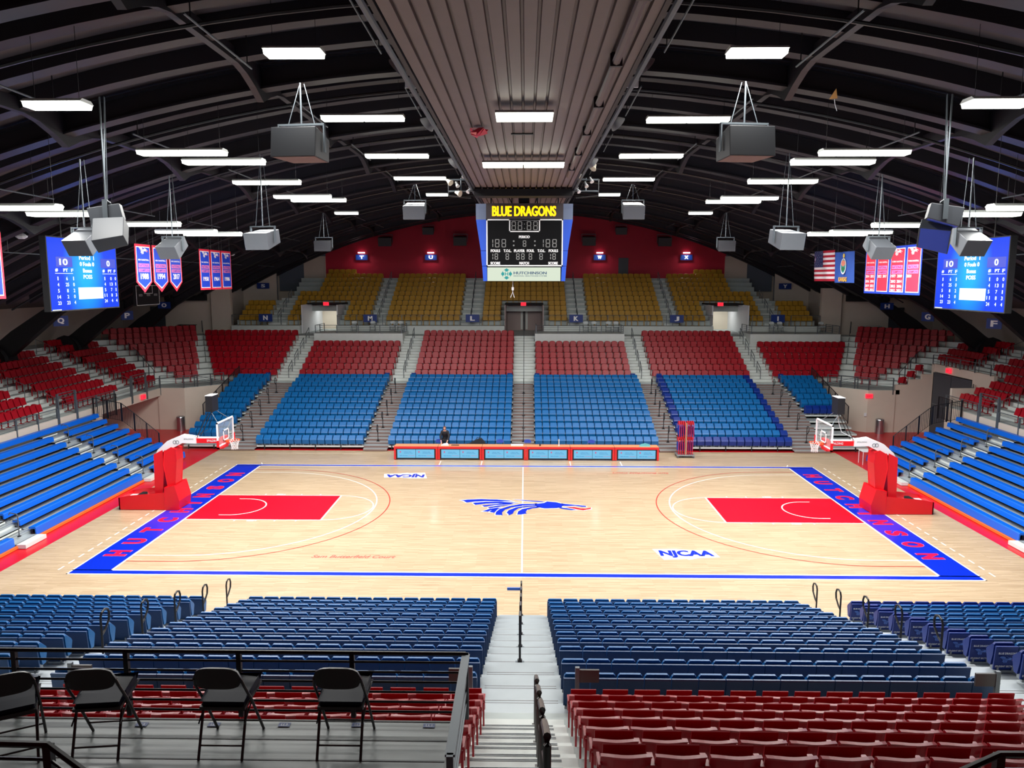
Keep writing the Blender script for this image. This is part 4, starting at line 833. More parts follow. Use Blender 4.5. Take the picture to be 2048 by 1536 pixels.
#@@PART5
# ------------------------------------------------------------------ baskets
M_glass = mat('backboard glass', (214, 232, 236), .05, alpha=.14); M_net = mat('white net cord', (240, 240, 240), .7); M_rim = mat('orange rim', (240, 82, 40), .35)
for s, nm in ((-1, 'left'), (1, 'right')):
    r = empty('basketball_hoop', (s*16.2, 0, 0), label='red padded portable basketball hoop with glass backboard at the %s end of court' % nm, cat='basketball hoop')
    X = lambda a: s*(a-16.2)
    P = lambda pts, y: [(X(a), y, b) for a, b in pts]
    q = MB(); q.prism(P([(17.75, .03), (17.75, .57), (17.28, .66), (15.7, .80), (15.7, .03)], -.6), (0, .04, 0), M_padred); q.prism(P([(17.75, .03), (17.75, .57), (17.28, .66), (15.7, .80), (15.7, .03)], .56), (0, .04, 0), M_padred)
    q.box(*sorted((X(17.75), X(17.7))), -.6, .6, .03, .57, M_padred); q.box(*sorted((X(17.7), X(15.7))), -.56, .56, .1, .42, M_padwhite); q.box(*sorted((X(17.1), X(16.9))), -.3, .3, .42, .6, M_dark); q.build('base', r)
    q = MB()
    for a, b in ((17.4, -.45), (17.4, .45), (15.9, -.45), (15.9, .45)): q.tube([(X(a), b-.03, .035), (X(a), b+.03, .035)], .035, M_dark, 10)
    q.build('wheels', r)
    q = MB(); q.prism(P([(15.68, .02), (15.13, .02), (15.08, .42), (15.26, 1.1), (15.68, 1.02)], -.62), (0, 1.24, 0), M_padred); q.build('front_pad', r, bevel=.03)
    q = MB(); q.prism(P([(16.25, .7), (16.2, 2.42), (15.85, 2.6), (15.8, 1.7), (15.95, .7)], -.28), (0, .56, 0), M_padred); q.build('rear_post_pad', r, bevel=.03)
    q = MB(); q.prism(P([(15.66, 1.0), (15.82, 2.0), (15.74, 2.6), (15.42, 2.75), (15.23, 2.68), (15.2, 2.2), (15.32, 1.1)], -.3), (0, .6, 0), M_padred)
    for yy in (-.14, .14): q.box(*sorted((X(15.55), X(15.35))), yy-.05, yy+.05, 2.1, 2.78, M_padred)
    q.build('front_post_pad', r, bevel=.03)
    q = MB(); q.prism(P([(16.2, 2.4), (16.08, 2.63), (15.63, 3.03), (15.02, 3.28), (14.37, 3.19), (14.36, 2.92), (14.98, 2.94), (15.4, 2.72)], -.2), (0, .4, 0), M_padwhite)
    c = Vector((X(15.25), -.21, 2.98))
    for t in (-.05, .07): q.tube([c+Vector((t+.07*math.cos(a), 0, .075*math.sin(a))) for a in [2*PI*k/14 for k in range(14)]], .01, M_rail, 5, closed=True)
    q.text('SPALDING', (X(14.68), -.205, 3.12), (1, 0, 0), (0, 0, 1), .42, .05, M_rail); q.build('arm_pad', r)
    q = MB(); q.prism(P([(14.36, 2.93), (14.36, 3.14), (13.28, 3.14), (13.28, 2.93)], -.13), (0, .26, 0), M_padred); q.box(*sorted((X(14.3), X(13.32))), -.12, .12, 3.14, 3.17, M_padwhite)
    q.text('SPALDING', (X(13.65), -.135, 3.04), (1, 0, 0), (0, 0, 1), .5, .1, M_padwhite); q.build('extension_arm', r)
    q = MB(); q.box(*sorted((X(13.28), X(13.12))), -.3, .3, 2.72, 3.22, M_padred)
    for yy in (-.75, .75): q.tube([(X(13.3), yy*.2, 3.1), (X(13.12), yy, 3.8)], .02, M_rail, 6)
    q.build('mount', r)
    q = MB(); q.box(*sorted((X(13.1), X(13.12))), -.88, .88, 2.93, 3.94, M_glass); bg = q.build('backboard', r)
    q = MB(); x0, x1 = sorted((X(13.08), X(13.14)))
    for a in ((-.915, .915, 3.92, 3.98), (-.915, .915, 2.89, 2.95), (-.915, -.86, 2.89, 3.98), (.86, .915, 2.89, 3.98)): q.box(x0, x1, a[0], a[1], a[2], a[3], M_padwhite)
    x0, x1 = sorted((X(13.075), X(13.09)))
    for a in ((-.305, .305, 3.5, 3.55), (-.305, .305, 3.07, 3.12), (-.305, -.255, 3.07, 3.55), (.255, .305, 3.07, 3.55)): q.box(x0, x1, a[0], a[1], a[2], a[3], M_signwhite)
    q.build('frame', bg)
    q = MB(); q.box(*sorted((X(13.05), X(13.15))), -.93, .93, 2.84, 2.91, M_padred)
    for t in (-.93, .87): q.box(*sorted((X(13.05), X(13.15))), t, t+.06, 2.84, 3.2, M_padred)
    q.build('edge_padding', bg)
    q = MB(); q.tube([(X(12.73)+.228*math.cos(a), .228*math.sin(a), 3.05) for a in [2*PI*k/24 for k in range(24)]], .014, M_rim, 8, closed=True); q.box(*sorted((X(13.08), X(12.95))), -.1, .1, 2.95, 3.06, M_rim); rim = q.build('rim', r)
    q = MB()
    for k in range(12):
        for d in (1, -1):
            q.tube([(X(12.73)+rr*math.cos(2*PI*(k+d*j*.5)/12), rr*math.sin(2*PI*(k+d*j*.5)/12), 3.04-.1*j) for j, rr in enumerate((.22, .18, .145, .13, .14))], .006, M_net, 4)
    q.build('net', rim)
    q = MB()
    for yy in (-.2, .2): q.tube([(X(14.3), yy, 3.2), (X(13.75), yy, 4.3)], .018, M_black, 6); q.tube([(X(13.2), yy*3, 3.95), (X(13.65), yy, 4.4)], .014, M_rail, 6)
    q.tube([(X(14.5), 0, 3.2), (X(13.9), .1, 3.5), (X(13.8), .22, 3.9), (X(13.7), .18, 4.35)], .012, M_padwhite if s > 0 else M_black, 5); q.build('clock_strut', r)
    q = MB(); q.box(*sorted((X(13.8), X(13.5))), -.32, .32, 4.35, 5.05, M_black); q.box(*sorted((X(13.81), X(13.49))), -.33, .33, 5.05, 5.07, M_padwhite); q.build('shot_clock', r)
# ------------------------------------------------------------------ scorer's tables
tb0, tw = -7.28, 2.48
for i in range(6):
    x0 = tb0+tw*i; r = empty('scorer_table', (x0+tw/2, 9.5, 0), label="red framed scorer's table with lit blue front screens, %s from the left" % ORD[i+1], cat='scorer table', group="row of scorer's tables")
    h = tw/2-.01
    q = MB(); q.box(-h, h, -.36, .38, .735, .77, M_tan); q.box(-h, h, -.42, -.34, .66, .775, M_redframe); q.build('table_top', r)
    q = MB()
    for s in (-1, 1): q.box(*sorted((s*(h-.11), s*h)), -.4, .3, .04, .70, M_redframe)
    q.box(-h+.11, h-.11, -.3, -.25, .1, .66, M_redframe); q.build('frame', r)
    q = MB(); q.box(-h+.12, h-.12, -.38, -.3, .07, .655, M_black); sc = q.build('screen_case', r)
    for j in (-1, 1):
        q = MB(); a, b = sorted((j*.01, j*(h-.19))); q.box(a, b, -.388, -.375, .13, .61, M_tscr)
        cx = a+.17; q.poly([(cx+.06*math.cos(t)*(1 if k % 2 else .5), -.391, .47+.07*math.sin(t)*(1 if k % 2 else .5)) for k, t in enumerate([2*PI*k/16 for k in range(16)])], M_tpink)
        for z, u, w_ in ((.47, .58, .42), (.40, .62, .5)): q.text('wellness clinic' if z > .45 else 'Hutchinson Clinic', (a+u, -.391, z), (1, 0, 0), (0, 0, 1), w_, .035, M_tblue)
        q.text('Making life better', (a+.36, -.391, .25), (1, 0, 0), (0, 0, 1), .45, .05, M_tblue); q.text('for the community', (a+.8, -.391, .26), (1, 0, 0), (0, 0, 1), .36, .05, M_tpink); q.build('lit_screen', sc)
    q = MB()
    for s in (-1, 1):
        for y in (-.33, .25): q.tube([(s*(h-.05)-.015, y, .03), (s*(h-.05)+.015, y, .03)], .03, M_rail, 10)
    q.build('caster', r)
def small(name, lab, cat, loc, parts, rz=0):
    r = empty(name, loc, rz, label=lab, cat=cat)
    for n_, q in parts: q.build(n_, r)
    return r
M_paper = mat('paper', (232, 234, 240), .7)
q = MB(); q.box(-.22, .2, -.13, .12, 0, .03, M_paper); q.prism([(-.1, -.1, .03), (.16, -.12, .03), (.15, .1, .09), (-.12, .1, .07)], (0, 0, .01), M_paper); small('paper_stack', 'white papers on the table in front of the standing person', 'paper', (-4.42, 9.55, .77), [('sheets', q)])
q = MB(); q.box(-.22, .22, -.05, .05, 0, .03, M_black); small('keyboard', 'flat dark console on the table just right of the papers', 'console', (-3.85, 9.5, .77), [('body', q)])
q = MB(); q.prism([(-.5, 0, 0), (-.1, 0, .22), (.25, 0, .36), (.5, 0, .1), (.5, 0, 0)], (0, .35, 0), mat('black bag fabric', (34, 36, 42), .8)); q2 = MB(); q2.tube([(-.1, .17, .2), (.05, .17, .42), (.25, .17, .33)], .018, M_black, 6); small('duffel_bag', 'black duffel bag behind the second scorer table', 'bag', (-2.7, 10.35, .62), [('body', q), ('handle', q2)])
q = MB(); q.box(-.6, .6, -.25, .25, -.62, 0, M_dark); small('equipment_box', 'dark equipment box holding the duffel bag behind the table', 'box', (-2.7, 10.5, .62), [('body', q)])
q = MB(); q.box(-.02, .02, -.02, .02, 0, .36, M_paper); q2 = MB(); q2.box(-.05, .05, -.05, .05, 0, .01, M_paper); small('white_stand', 'thin white upright stand on the fourth scorer table', 'stand', (2.02, 9.6, .77), [('rod', q), ('foot', q2)])
q = MB(); q.prism([(-.32, -.1, 0), (.3, -.12, 0), (.28, .12, .04), (.05, .1, .1), (-.2, .1, .05)], (0, .05, .04), mat('teal towel', (90, 160, 160), .85)); small('towel', 'crumpled teal towel on the right end scorer table', 'towel', (6.85, 9.5, .77), [('cloth', q)])
q = MB(); q.box(-.35, .35, -.12, .12, 0, .05, M_paper); small('paper_box', 'long flat white box on the middle of the tables', 'box', (-.35, 9.6, .77), [('body', q)])
q = MB(); q.cyl((0, 0, 0), .04, .12, M_black, 12); small('cup', 'small dark cup on the fourth scorer table', 'cup', (.95, 9.45, .77), [('body', q)])
# ------------------------------------------------------------------ folding chairs
M_chair = mat('dark brown chair enamel', (40, 34, 34), .35); M_vinyl = mat('black navy vinyl', (14, 20, 40), .4, spec=.1)
def chair_proto(loc, rz, lab, mf, ms, name='folding_chair', grp='folding chairs', back=None):
    r = empty(name, loc, rz, label=lab, cat='folding chair', group=grp); W_ = .2   # faces +y
    q = MB(); v = [(-W_+.01, .26, .455), (-W_-.0, -.02, .44), (-W_+.02, -.15, .43), (W_-.02, -.15, .43), (W_, -.02, .44), (W_-.01, .26, .455)]; q.prism(v, (0, 0, .06), ms); st_ = q.build('seat', r, bevel=.018)
    q = MB(); q.prism([(-W_, .27, .43), (-W_, -.17, .41), (W_, -.17, .41), (W_, .27, .43)], (0, 0, .028), mf); q.build('seat_frame', st_)
    q = MB(); n = 12
    def f(u, v): t = (u-.5)*2; hh = .1*math.sqrt(max(0, 1-t**4)); return (t*.215, -.235-.035*(1-t*t)-(v-.5)*.02, .735+(.02)*(1-t*t)+(v-.5)*2*hh)
    q.shell(f, n, 4, .022, back or mf); q.build('backrest', r, smooth=True)
    for s in (-1, 1):
        q = MB(); q.tube([(s*.215, .22, .0), (s*.215, -.05, .45), (s*.212, -.20, .66), (s*.20, -.235, .74)], .0125, mf, 8); q.build('front_leg', r)
        q = MB(); q.tube([(s*.19, -.27, .0), (s*.19, -.1, .43)], .0125, mf, 8); q.build('rear_leg', r)
        q = MB(); q.tube([(s*.2, -.2, .3), (s*.205, .0, .42)], .007, mf, 5); q.build('brace', r)
    q = MB(); q.tube([(-.215, .14, .13), (.215, .14, .13)], .009, mf, 6); q.build('front_crossbar', r)
    for z, y in ((.12, -.235), (.34, -.03)): q = MB(); q.tube([(-.19, y, z), (.19, y, z)], .009, mf, 6); q.build('rear_crossbar', r)
    return r
pz = 5.934
chair_proto((-4.41, -26.79, pz), .5, 'black folding chair turned sideways at the far left of the platform', M_chair, M_vinyl)
chair_proto((-3.66, -26.66, pz), .12, 'black folding chair on the platform, second from left', M_chair, M_vinyl)
chair_proto((-2.55, -26.62, pz), 0, 'black folding chair on the platform, third from left', M_chair, M_vinyl)
chair_proto((-1.52, -26.6, pz), 0, 'black folding chair on the platform, rightmost beside the side rail', M_chair, M_vinyl)
M_gch = mat('pale grey chair', (196, 204, 204), .45)
for i, (x, wh) in enumerate([(-13.56, 'M'), (-12.08, 'M'), (-10.48, 'M'), (-9.86, 'M'), (4.9, 'K'), (5.55, 'K'), (6.7, 'K'), (7.3, 'K'), (19.6, 'I'), (20.25, 'I'), (23.5, 'I')]):
    j = sum(1 for a, b in [(-13.56, 'M'), (-12.08, 'M'), (-10.48, 'M'), (-9.86, 'M'), (4.9, 'K'), (5.55, 'K'), (6.7, 'K'), (7.3, 'K'), (19.6, 'I'), (20.25, 'I'), (23.5, 'I')][:i+1] if b == wh)
    chair_proto((x, 28.0, 5.93), PI, 'pale folding chair on the far platform below sign %s, %s from left' % (wh, ORD[j]), M_rail, M_gch, grp='folding chairs on the far platforms', back=M_gch)
M_bch = mat('blue chair back', (50, 74, 170), .5)
for x, a in ((-1.35, 'left of the centre aisle'), (-4.9, 'just left of the standing person'), (.25, 'right of the centre aisle'), (3.95, 'at the fifth table')): chair_proto((x, 10.55, 0), PI, "blue folding chair behind the scorer's tables, %s" % a, M_rail, M_bch, grp="folding chairs behind the tables", back=M_bch)
for i, (x, y) in enumerate(((-.8, -26.33), (-1.47, -26.33), (-2.16, -26.34), (-2.82, -26.35), (-3.5, -26.36))):
    q = MB(); q.box(-.055, .055, -.032, .032, 0, .0015, mat('blue grey sticker', (120, 134, 178), .6)); q.text('LL%d' % (i+1), (0, 0, .002), (1, 0, 0), (0, 1, 0), .06, .035, M_padwhite); o = q.build('floor_sticker'); o.location = (x, y, pz+.001); tag(o, label='blue floor sticker LL%d on the near platform, %s from the right rail' % (i+1, ORD[i+1]), cat='sticker', group='floor stickers')
# ------------------------------------------------------------------ rails
def rail(name, path, posts, h0, bars, m, lab, cat='railing', grp=None, r_=.022, picket=0, post_drop=0., cap=None, pr=.025):
    """path: top-edge points; posts: spacing; bars: distances below the top of the level bars"""
    o0 = Vector(path[0]); r = empty(name, o0, label=lab, cat=cat, group=grp); P = [Vector(p)-o0 for p in path]
    q = MB(); q.tube(P, r_, m, 6) if not cap else [q.prism([a+Vector((-cap/2, 0, 0)), a+Vector((cap/2, 0, 0)), b+Vector((cap/2, 0, 0)), b+Vector((-cap/2, 0, 0))], (0, 0, -.02), m) for a, b in zip(P, P[1:])]
    q.build('top_rail', r)
    for d in bars: q = MB(); q.tube([p-Vector((0, 0, d)) for p in P], .012, m, 5); q.build('mid_rail', r)
    for a, b in zip(P, P[1:]):
        L_ = (b-a).length; n_ = max(1, round(L_/posts))
        for i in range(n_+(1 if b is P[-1] else 0)):
            c = a+(b-a)*(i/n_); q = MB(); q.box(c.x-pr, c.x+pr, c.y-pr, c.y+pr, c.z-h0-post_drop, c.z, m); q.build('post', r)
        if picket:
            q = MB(); n_ = int(L_/picket)
            for i in range(n_): c = a+(b-a)*((i+.5)/n_); q.box(c.x-.008, c.x+.008, c.y-.008, c.y+.008, c.z-h0+.05, c.z, m)
            q.build('pickets', r)
    return r
# near platform rail
rail('platform_railing', [(-8, -26.2, 6.585), (-.46, -26.2, 6.585)], 1.16, .65, (.09, .19, .29, .39, .49, .59), M_black, 'black metal railing along the front of the near left platform', r_=.02, pr=.022)
rail('platform_railing', [(-.46, -26.2, 6.585), (-.46, -27.75, 6.585)], 1.5, .65, (.12, .24, .36, .48), M_rail, 'grey side railing with flat top beside the centre stairs', cap=.075)
rail('platform_railing', [(-3.8, -28.6, 7.2), (-2.88, -28.62, 7.2), (-2.3, -28.9, 7.06)], .8, .9, (.1,), M_black, 'black handrail crossing the bottom left corner of the picture', cap=None)
rail('platform_railing', [(2.6, -28.78, 7.16), (3.0, -28.61, 7.2), (4.2, -28.6, 7.2)], 2.0, .9, (.1,), M_chair, 'brown grey handrail end at the bottom right corner of the picture')
for (a, b), nm in zip(PLAT, ('K', 'I', 'M')): rail('platform_railing', [(a+.1, 29.0, 6.55), (a+.1, 26.32, 6.55), (b-.1, 26.32, 6.55), (b-.1, 29.0, 6.55)], 1.6, .62, (.15, .3, .45), M_rail, 'grey railing around the far platform below sign %s' % nm, grp='far platform railings')
for a, b, nm in ((-23.8, -21.5, 'at sign N'), (-19.8, -18.4, 'left of the left doorway'), (-15.2, -12.0, 'at sign M'), (-11.5, -5.2, 'between signs M and L'), (-3.6, -1.7, 'left of the centre doorway'), (1.7, 3.7, 'right of the centre doorway'), (5.2, 11.5, 'between signs K and J'), (12.0, 15.2, 'at sign J'), (18.4, 19.8, 'right of the right doorway'), (21.5, 23.8, 'at sign I')):
    rail('tier_railing', [(a, 29.28, 7.22), (b, 29.28, 7.22)], 1.6, .8, (.12,), M_rail, 'grey railing along the front of the upper tier %s' % nm, grp='upper tier railings')
for s, nm in ((-1, 'left'), (1, 'right')):
    for y0, y1, z, w_ in ((-2.0, 6.2, 3.35, 'nearest block'), (8.0, 13.8 if s < 0 else 11.2, 3.5, 'middle block'), (15.8, 17.6, 3.5, 'farthest block')):
        if s > 0 and y0 > 15: continue
        rail('front_railing', [(s*24.42, y0, z), (s*24.42, y1, z)], 1.7, 1.15, (.15, .3, .45), M_rail, 'grey railing in front of the red seats, %s end, %s' % (nm, w_), grp='end stand railings', pr=.04)
    for y0, y1, w_ in ((6.3, 7.9, 'nearer'), (13.9, 15.7, 'farther')):
        if s > 0 and y0 > 10: continue
        rail('aisle_gate_railing', [(s*24.42, y0, 4.1), (s*24.42, y1, 4.1)], 1.6, 1.7, (.12, .25, .4, .6, .8), M_rail, 'taller grey railing panel at the foot of the %s aisle, %s end' % (w_, nm), grp='aisle gate railings', pr=.05)
    rail('corner_railing', [(s*24.42, 17.62, 3.65), (s*22.85, 17.7, 3.65), (s*20.9, 19.65, 3.65)], 1.1, 1.1, (.2, .4, .6), M_rail, 'grey railing on the %s corner landing' % nm, pr=.03)
    rail('stair_handrail', [(s*22.4, 18.35, 3.6), (s*20.7, 20.05, 2.95)], 1.2, .9, (.15, .3), M_rail, 'grey sloping handrail of the short stair at the %s corner' % nm)
    rail('picket_railing', [(s*24.3, 9.35, 3.45), (s*22.7, 9.35, 3.15), (s*22.0, 9.35, 2.59), (s*20.65, 9.35, 1.45)], .9, 1.05, (1.0,), M_black, 'black picket railing sloping down the far end of the %s benches' % nm, picket=.1, r_=.02)
    rail('picket_railing', [(s*24.375, 10.5, 3.3), (s*24.375, 11.9, 3.3)], 1.4, 1.3, (1.2,), M_black, 'tall black picket panel behind the top %s bench' % nm, picket=.11, r_=.02)
    rail('picket_railing', [(s*20.42, 14.9, 2.2), (s*20.42, 21.4, 3.9)], 1.1, 1.1, (1.0,), M_black, 'black picket railing up the outer side of the far %s blue seats' % nm, picket=.12, r_=.025)
    rail('corner_aisle_railing', [(s*25.3, 18.7, 3.9), (s*27.6, 21.2, 4.9), (s*31.0, 24.2, 6.5)], 1.4, .95, (), M_rail, 'grey handrail climbing beside the %s corner seats' % nm)
    rail('corner_aisle_railing', [(s*23.7, 23.5, 3.9), (s*26.6, 30.0, 6.7)], 9, .95, (), M_rail, 'single grey handrail up the pale stairs between the %s corner and far blocks' % nm)
rail('portal_railing', [(26.9, 17.6, 5.2), (26.9, 11.3, 5.2)], 1.5, .62, (.2, .4), M_rail, 'grey railing on top of the wall above the big grey doors')
rail('portal_railing', [(26.9, 12.9, 3.9), (26.0, 11.4, 3.9), (25.0, 11.3, 3.5)], .9, .9, (.15, .3, .45, .6), M_rail, 'curved multi bar grey railing right of the big grey doors')
# looped handrails
def loop(x, y, z, s, lab, h=1.05, grp='black looped aisle handrails'):
    r = empty('loop_handrail', (x, y, z), label=lab, cat='handrail', group=grp)   # loop leans towards court (-y*s)
    d = -s; q = MB(); q.tube([(0, 0, 0), (0, 0, h-.12), (0, d*.05, h-.03), (0, d*.17, h), (0, d*.28, h-.04), (0, d*.33, h-.15), (0, d*.3, h-.3), (0, d*.12, h-.45), (0, 0, h-.5)], .024, M_black, 8); q.build('bent_pipe', r)
    q = MB(); q.box(-.09, .09, -.07, .07, 0, .03, M_rail if s < 0 else M_black); q.tube([(0, 0, 0), (0, 0, .1)], .05, M_black, 8); q.build('floor_clamp', r)
for s, nm in ((1, 'far'), (-1, 'near')):
    for xa, an in ((0, 'centre'), (8.67, 'right'), (-8.76, 'left'), (16.9, 'outer right'), (-16.95, 'outer left')):
        if s < 0 and abs(xa) > 10: continue
        for i in range(5):
            k = 1+2*i if s < 0 else 2+2*i
            loop(xa*1.0, s*(yb(k)-.3), zb(k)+.12, s, 'black looped handrail, %s %s aisle, %s from court' % (nm, an, ORD[i+1]))
q = MB(); q.box(-.42, .03, -.02, .02, -.04, .04, mat('light blue strip', (70, 120, 210), .5)); o = q.build('blue_sign_strip'); o.location = (0, -11.32, 1.0); tag(o, label='small light blue strip on the nearest-court handrail of the centre aisle', cat='sign')
# red tier aisle rails
def slope(x, y, z, s, lab, m, wv=.9, h=.95, r_=.024, grp='sloping aisle handrails'):
    r = empty('sloped_handrail', (x, y, z), label=lab, cat='handrail', group=grp); dz = wv*.45
    q = MB(); q.tube([(0, 0, -.02), (0, 0, h-.06), (0, s*.04, h), (0, s*wv, h+dz), (0, s*(wv+.02), h+dz-.06), (0, s*wv, dz-.02)], r_, m, 8); q.tube([(0, 0, h-.32), (0, s*wv, h+dz-.32)], r_*.7, m, 6); q.build('bent_pipe', r)
    q = MB(); q.box(-.06, .06, -.06, .06, -.02, .02, m); q.build('foot', r)
for xa, an in ((8.45, 'right'), (-8.66, 'left'), (16.93, 'outer right'), (-17.0, 'outer left')):
    for i in range(4): k = 1+2*i; slope(xa, Yr(k)+.6, Zr(k), 1, 'grey sloping handrail, far %s red aisle, %s from court' % (an, ORD[i+1]), M_rail)
rail('aisle_handrail', [(0, 21.6, 3.9), (0, 28.0, 6.75)], 20, .95, (), M_rail, 'single thin handrail up the far centre red aisle')
for i in range(4): k = 1+2*i; slope(.28, -(Yr(k)+.35), Zr(k)+.1, -1, 'dark looped handrail on the near centre stairs, %s from court' % ORD[i+1], M_chair, wv=.95, h=.88, r_=.034)
for xa, an in ((-12.1, 'second'), (12.1, 'fifth'), (-4.4, 'third'), (4.4, 'fourth'), (-20.4, 'first'), (20.4, 'sixth')):
    for i in range(3 if abs(xa) > 15 else 5): k = 1+2*i; slope(xa, yg(k)-.1, zg(k), 1, 'dark handrail in the upper tier, %s aisle from left, %s up' % (an, ORD[i+1]), M_rail)
for s, nm in ((-1, 'left'), (1, 'right')):
    for ya, an in ((4.7, 'farther'), (-4.95, 'nearer')):
        for i, k in enumerate((1, 3, 5, 7)):
            if not seen((s*(19.3+.615*(k-1)), ya, .3+.263*k)): continue
            r = empty('bench_aisle_handrail', (s*(19.3+.615*(k-1)), ya, .04+.263*k), label='thin dark handrail in the %s bench aisle at the %s end, %s from court' % (an, nm, ORD[i+1]), cat='handrail', group='bench aisle handrails'); q = MB()
            q.tube([(0, 0, 0), (0, 0, .82), (s*.04, 0, .87), (s*.3, 0, .92), (s*.34, 0, .84)], .02, M_rail, 6); q.tube([(0, 0, .6), (s*.28, 0, .66), (s*.32, 0, .6)], .016, M_rail, 6); q.build('bent_pipe', r)
            q = MB(); q.box(-.05, .05, -.04, .04, -.02, .02, M_black); q.build('foot', r)
    for ya, an in ((7.05, 'nearer'), (14.8, 'farther')):
        for i, k in enumerate((1, 3, 5, 7)):
            if s > 0 and ya > 10 and k < 5: continue
            r = empty('end_aisle_handrail', (s*(Xs(k)+.3), ya, Zr(k)), label='grey handrail in the %s red aisle at the %s end, %s from court' % (an, nm, ORD[i+1]), cat='handrail', group='end aisle handrails'); q = MB()
            q.tube([(0, 0, 0), (0, 0, .95), (s*.9, 0, 1.35), (s*.9, 0, .4)], .02, M_rail, 6); q.build('bent_pipe', r)
for i, (x, nm) in enumerate(((.97, 'right side of the centre aisle'), (-.8, 'left side of the centre aisle'), (-7.5, 'left aisle'), (7.85, 'right aisle'))):
    sg = -1 if x in (-.8, 7.85) else 1; r = empty('locking_post', (x, -21.06, 2.85), label='grey post with dark plate behind last blue row, %s' % nm, cat='post', group='posts behind the last blue row')
    q = MB(); q.box(-.035, .035, -.03, .03, 0, .88, M_rail); q.build('post', r); q = MB(); q.box(*sorted((sg*.035, sg*.36)), -.02, .02, .62, .84, mat('taupe plate', (64, 62, 62), .5)); q.build('plate', r)
# ------------------------------------------------------------------ bins, pads, cart, rack, odds
for x, nm in ((23.53, 'right'), (-23.0, 'left')):
    q = MB(); q.cyl((0, 0, 0), .27, .9, M_chrome, 24); q2 = MB(); q2.tube([(0, 0, .9), (0, 0, .96), (0, 0, 1.0)], [.275, .26, .2], M_chrome, 24); small('dustbin', 'brushed steel dustbin against the cream wall at the %s corner' % nm, 'dustbin', (x, 17.28, 0), [('drum', q), ('lid', q2)])
for x, z, nm, y in ((-24.2, 1.2, 'black wall panel on the cream wall, left corner passage', 17.66), (23.6, 1.35, 'small white wall switch above the right dustbin', 17.68), (22.7, 1.2, 'small beige outlet plate on the right corner wall', 17.6)):
    q = MB(); w_ = .16 if z == 1.2 and x < 0 else .07; q.box(-w_, w_, -.03, .03, -w_*1.4, w_*1.4, M_dark if x < 0 else M_padwhite); q2 = MB(); q2.box(-w_*1.2, w_*1.2, .0, .035, -w_*1.6, w_*1.6, M_padwhite); small('wall_panel', nm, 'wall panel', (x, y, z), [('cover', q), ('backplate', q2)])
ct = empty('chair_cart', (9.25, 10.2, 0), label='tall steel cart on casters carrying red folding chairs right of the tables', cat='cart')
q = MB(); q.box(-.5, .5, -.4, .4, .14, .19, M_railL)
for a in (-.02, .03): q.box(a-.012, a+.012, -.3, .3, .19, 2.0, mat('tan cart post', (190, 160, 130), .5))
q.build('frame', ct)
for a in (-.45, .45):
    for b in (-.35, .35): q = MB(); q.tube([(a-.02, b, .06), (a+.02, b, .06)], .06, M_rail, 10); q.tube([(a, b, .06), (a, b, .15)], .02, M_rail, 6); q.build('caster', ct)
M_cred = mat('red folding chair enamel', (222, 26, 44), .4); M_cblu = mat('blue folding chair seat', (44, 66, 178), .5)
for tier, z0 in ((0, .2), (1, 1.12)):
    for i in range(8):
        x = -.4+.105*i + (.03 if tier else 0); x += .05 if i > 3 else 0
        r = empty('hanging_folding_chair', (9.25+x, 10.2, z0), label='red folded chair on the cart, %s tier, %s from left' % ('upper' if tier else 'lower', ORD[i+1]), cat='folding chair', group='red folding chairs on the cart')
        q = MB(); q.tube([(0, -.3, .02), (0, -.3, .78), (.0, -.22, .93), (0, 0, .98), (0, .22, .93), (0, .3, .78), (0, .3, .02)], .016, M_cred, 6); q.tube([(.03, -.28, 0), (.03, .28, 0)], .014, M_cred, 6); q.build('frame', r)
        q = MB(); q.prism([(0, -.26, .76), (0, .26, .76), (0, .22, .93), (0, 0, .97), (0, -.22, .93)], (.025, 0, 0), M_cred); q.build('backrest', r)
        q = MB(); q.box(-.02, .02, -.27, .27, .2, .66, M_cblu); q.build('seat', r)
q = MB(); q.box(-.33, .33, -.3, .3, .72, .76, M_padwhite); qs = [('top', q)]
for a in (-.3, .3):
    for b in (-.27, .27): t = MB(); t.tube([(a, b, 0), (a, b, .72)], .015, M_padwhite, 6); qs.append(('leg', t))
small('side_table', 'small white framed table standing behind the right basket', 'table', (18.95, 8.75, 0), qs)
q = MB(); q.tube([(0, 0, .3), (0, 0, .8)], .19, M_dark, 16); q2 = MB(); q2.tube([(0, -.2, .3), (0, -.2, .3), (0, -.21, .3)], .15, M_padwhite, 14)
for z in (.42, .68): q2.prism([(.13*math.cos(t), -.2, z+.1*math.sin(t)) for t in [2*PI*k/12 for k in range(12)]], (0, .02, 0), M_padwhite)
q3 = MB(); q3.box(-.3, .3, -.25, .25, .02, .06, M_rail); q3.tube([(0, 0, .06), (0, 0, .3)], .03, M_rail, 6); small('equipment_drum', 'black and white round equipment on a stand beside the small white table', 'equipment', (19.6, 8.5, 0), [('drum', q), ('white_disc', q2), ('stand', q3)])
bm_ = MB()
for k in range(7):
    a = 2*PI*k/7; bm_.add([(0, 0, 0), (.24*math.cos(a), .2*math.sin(a), -.05-.08*(k % 3)), (.22*math.cos(a+.9), .2*math.sin(a+.9), -.02-.12*((k+1) % 2)), (0, 0, -.2)], [(0, 1, 2), (1, 3, 2)], mat('crumpled red foil', (226, 60, 86), .3))
o = bm_.build('foil_balloon'); o.location = (-1.04, -14.0, 13.68); tag(o, label='crumpled red foil balloon stuck under the centre ceiling strip', cat='balloon')
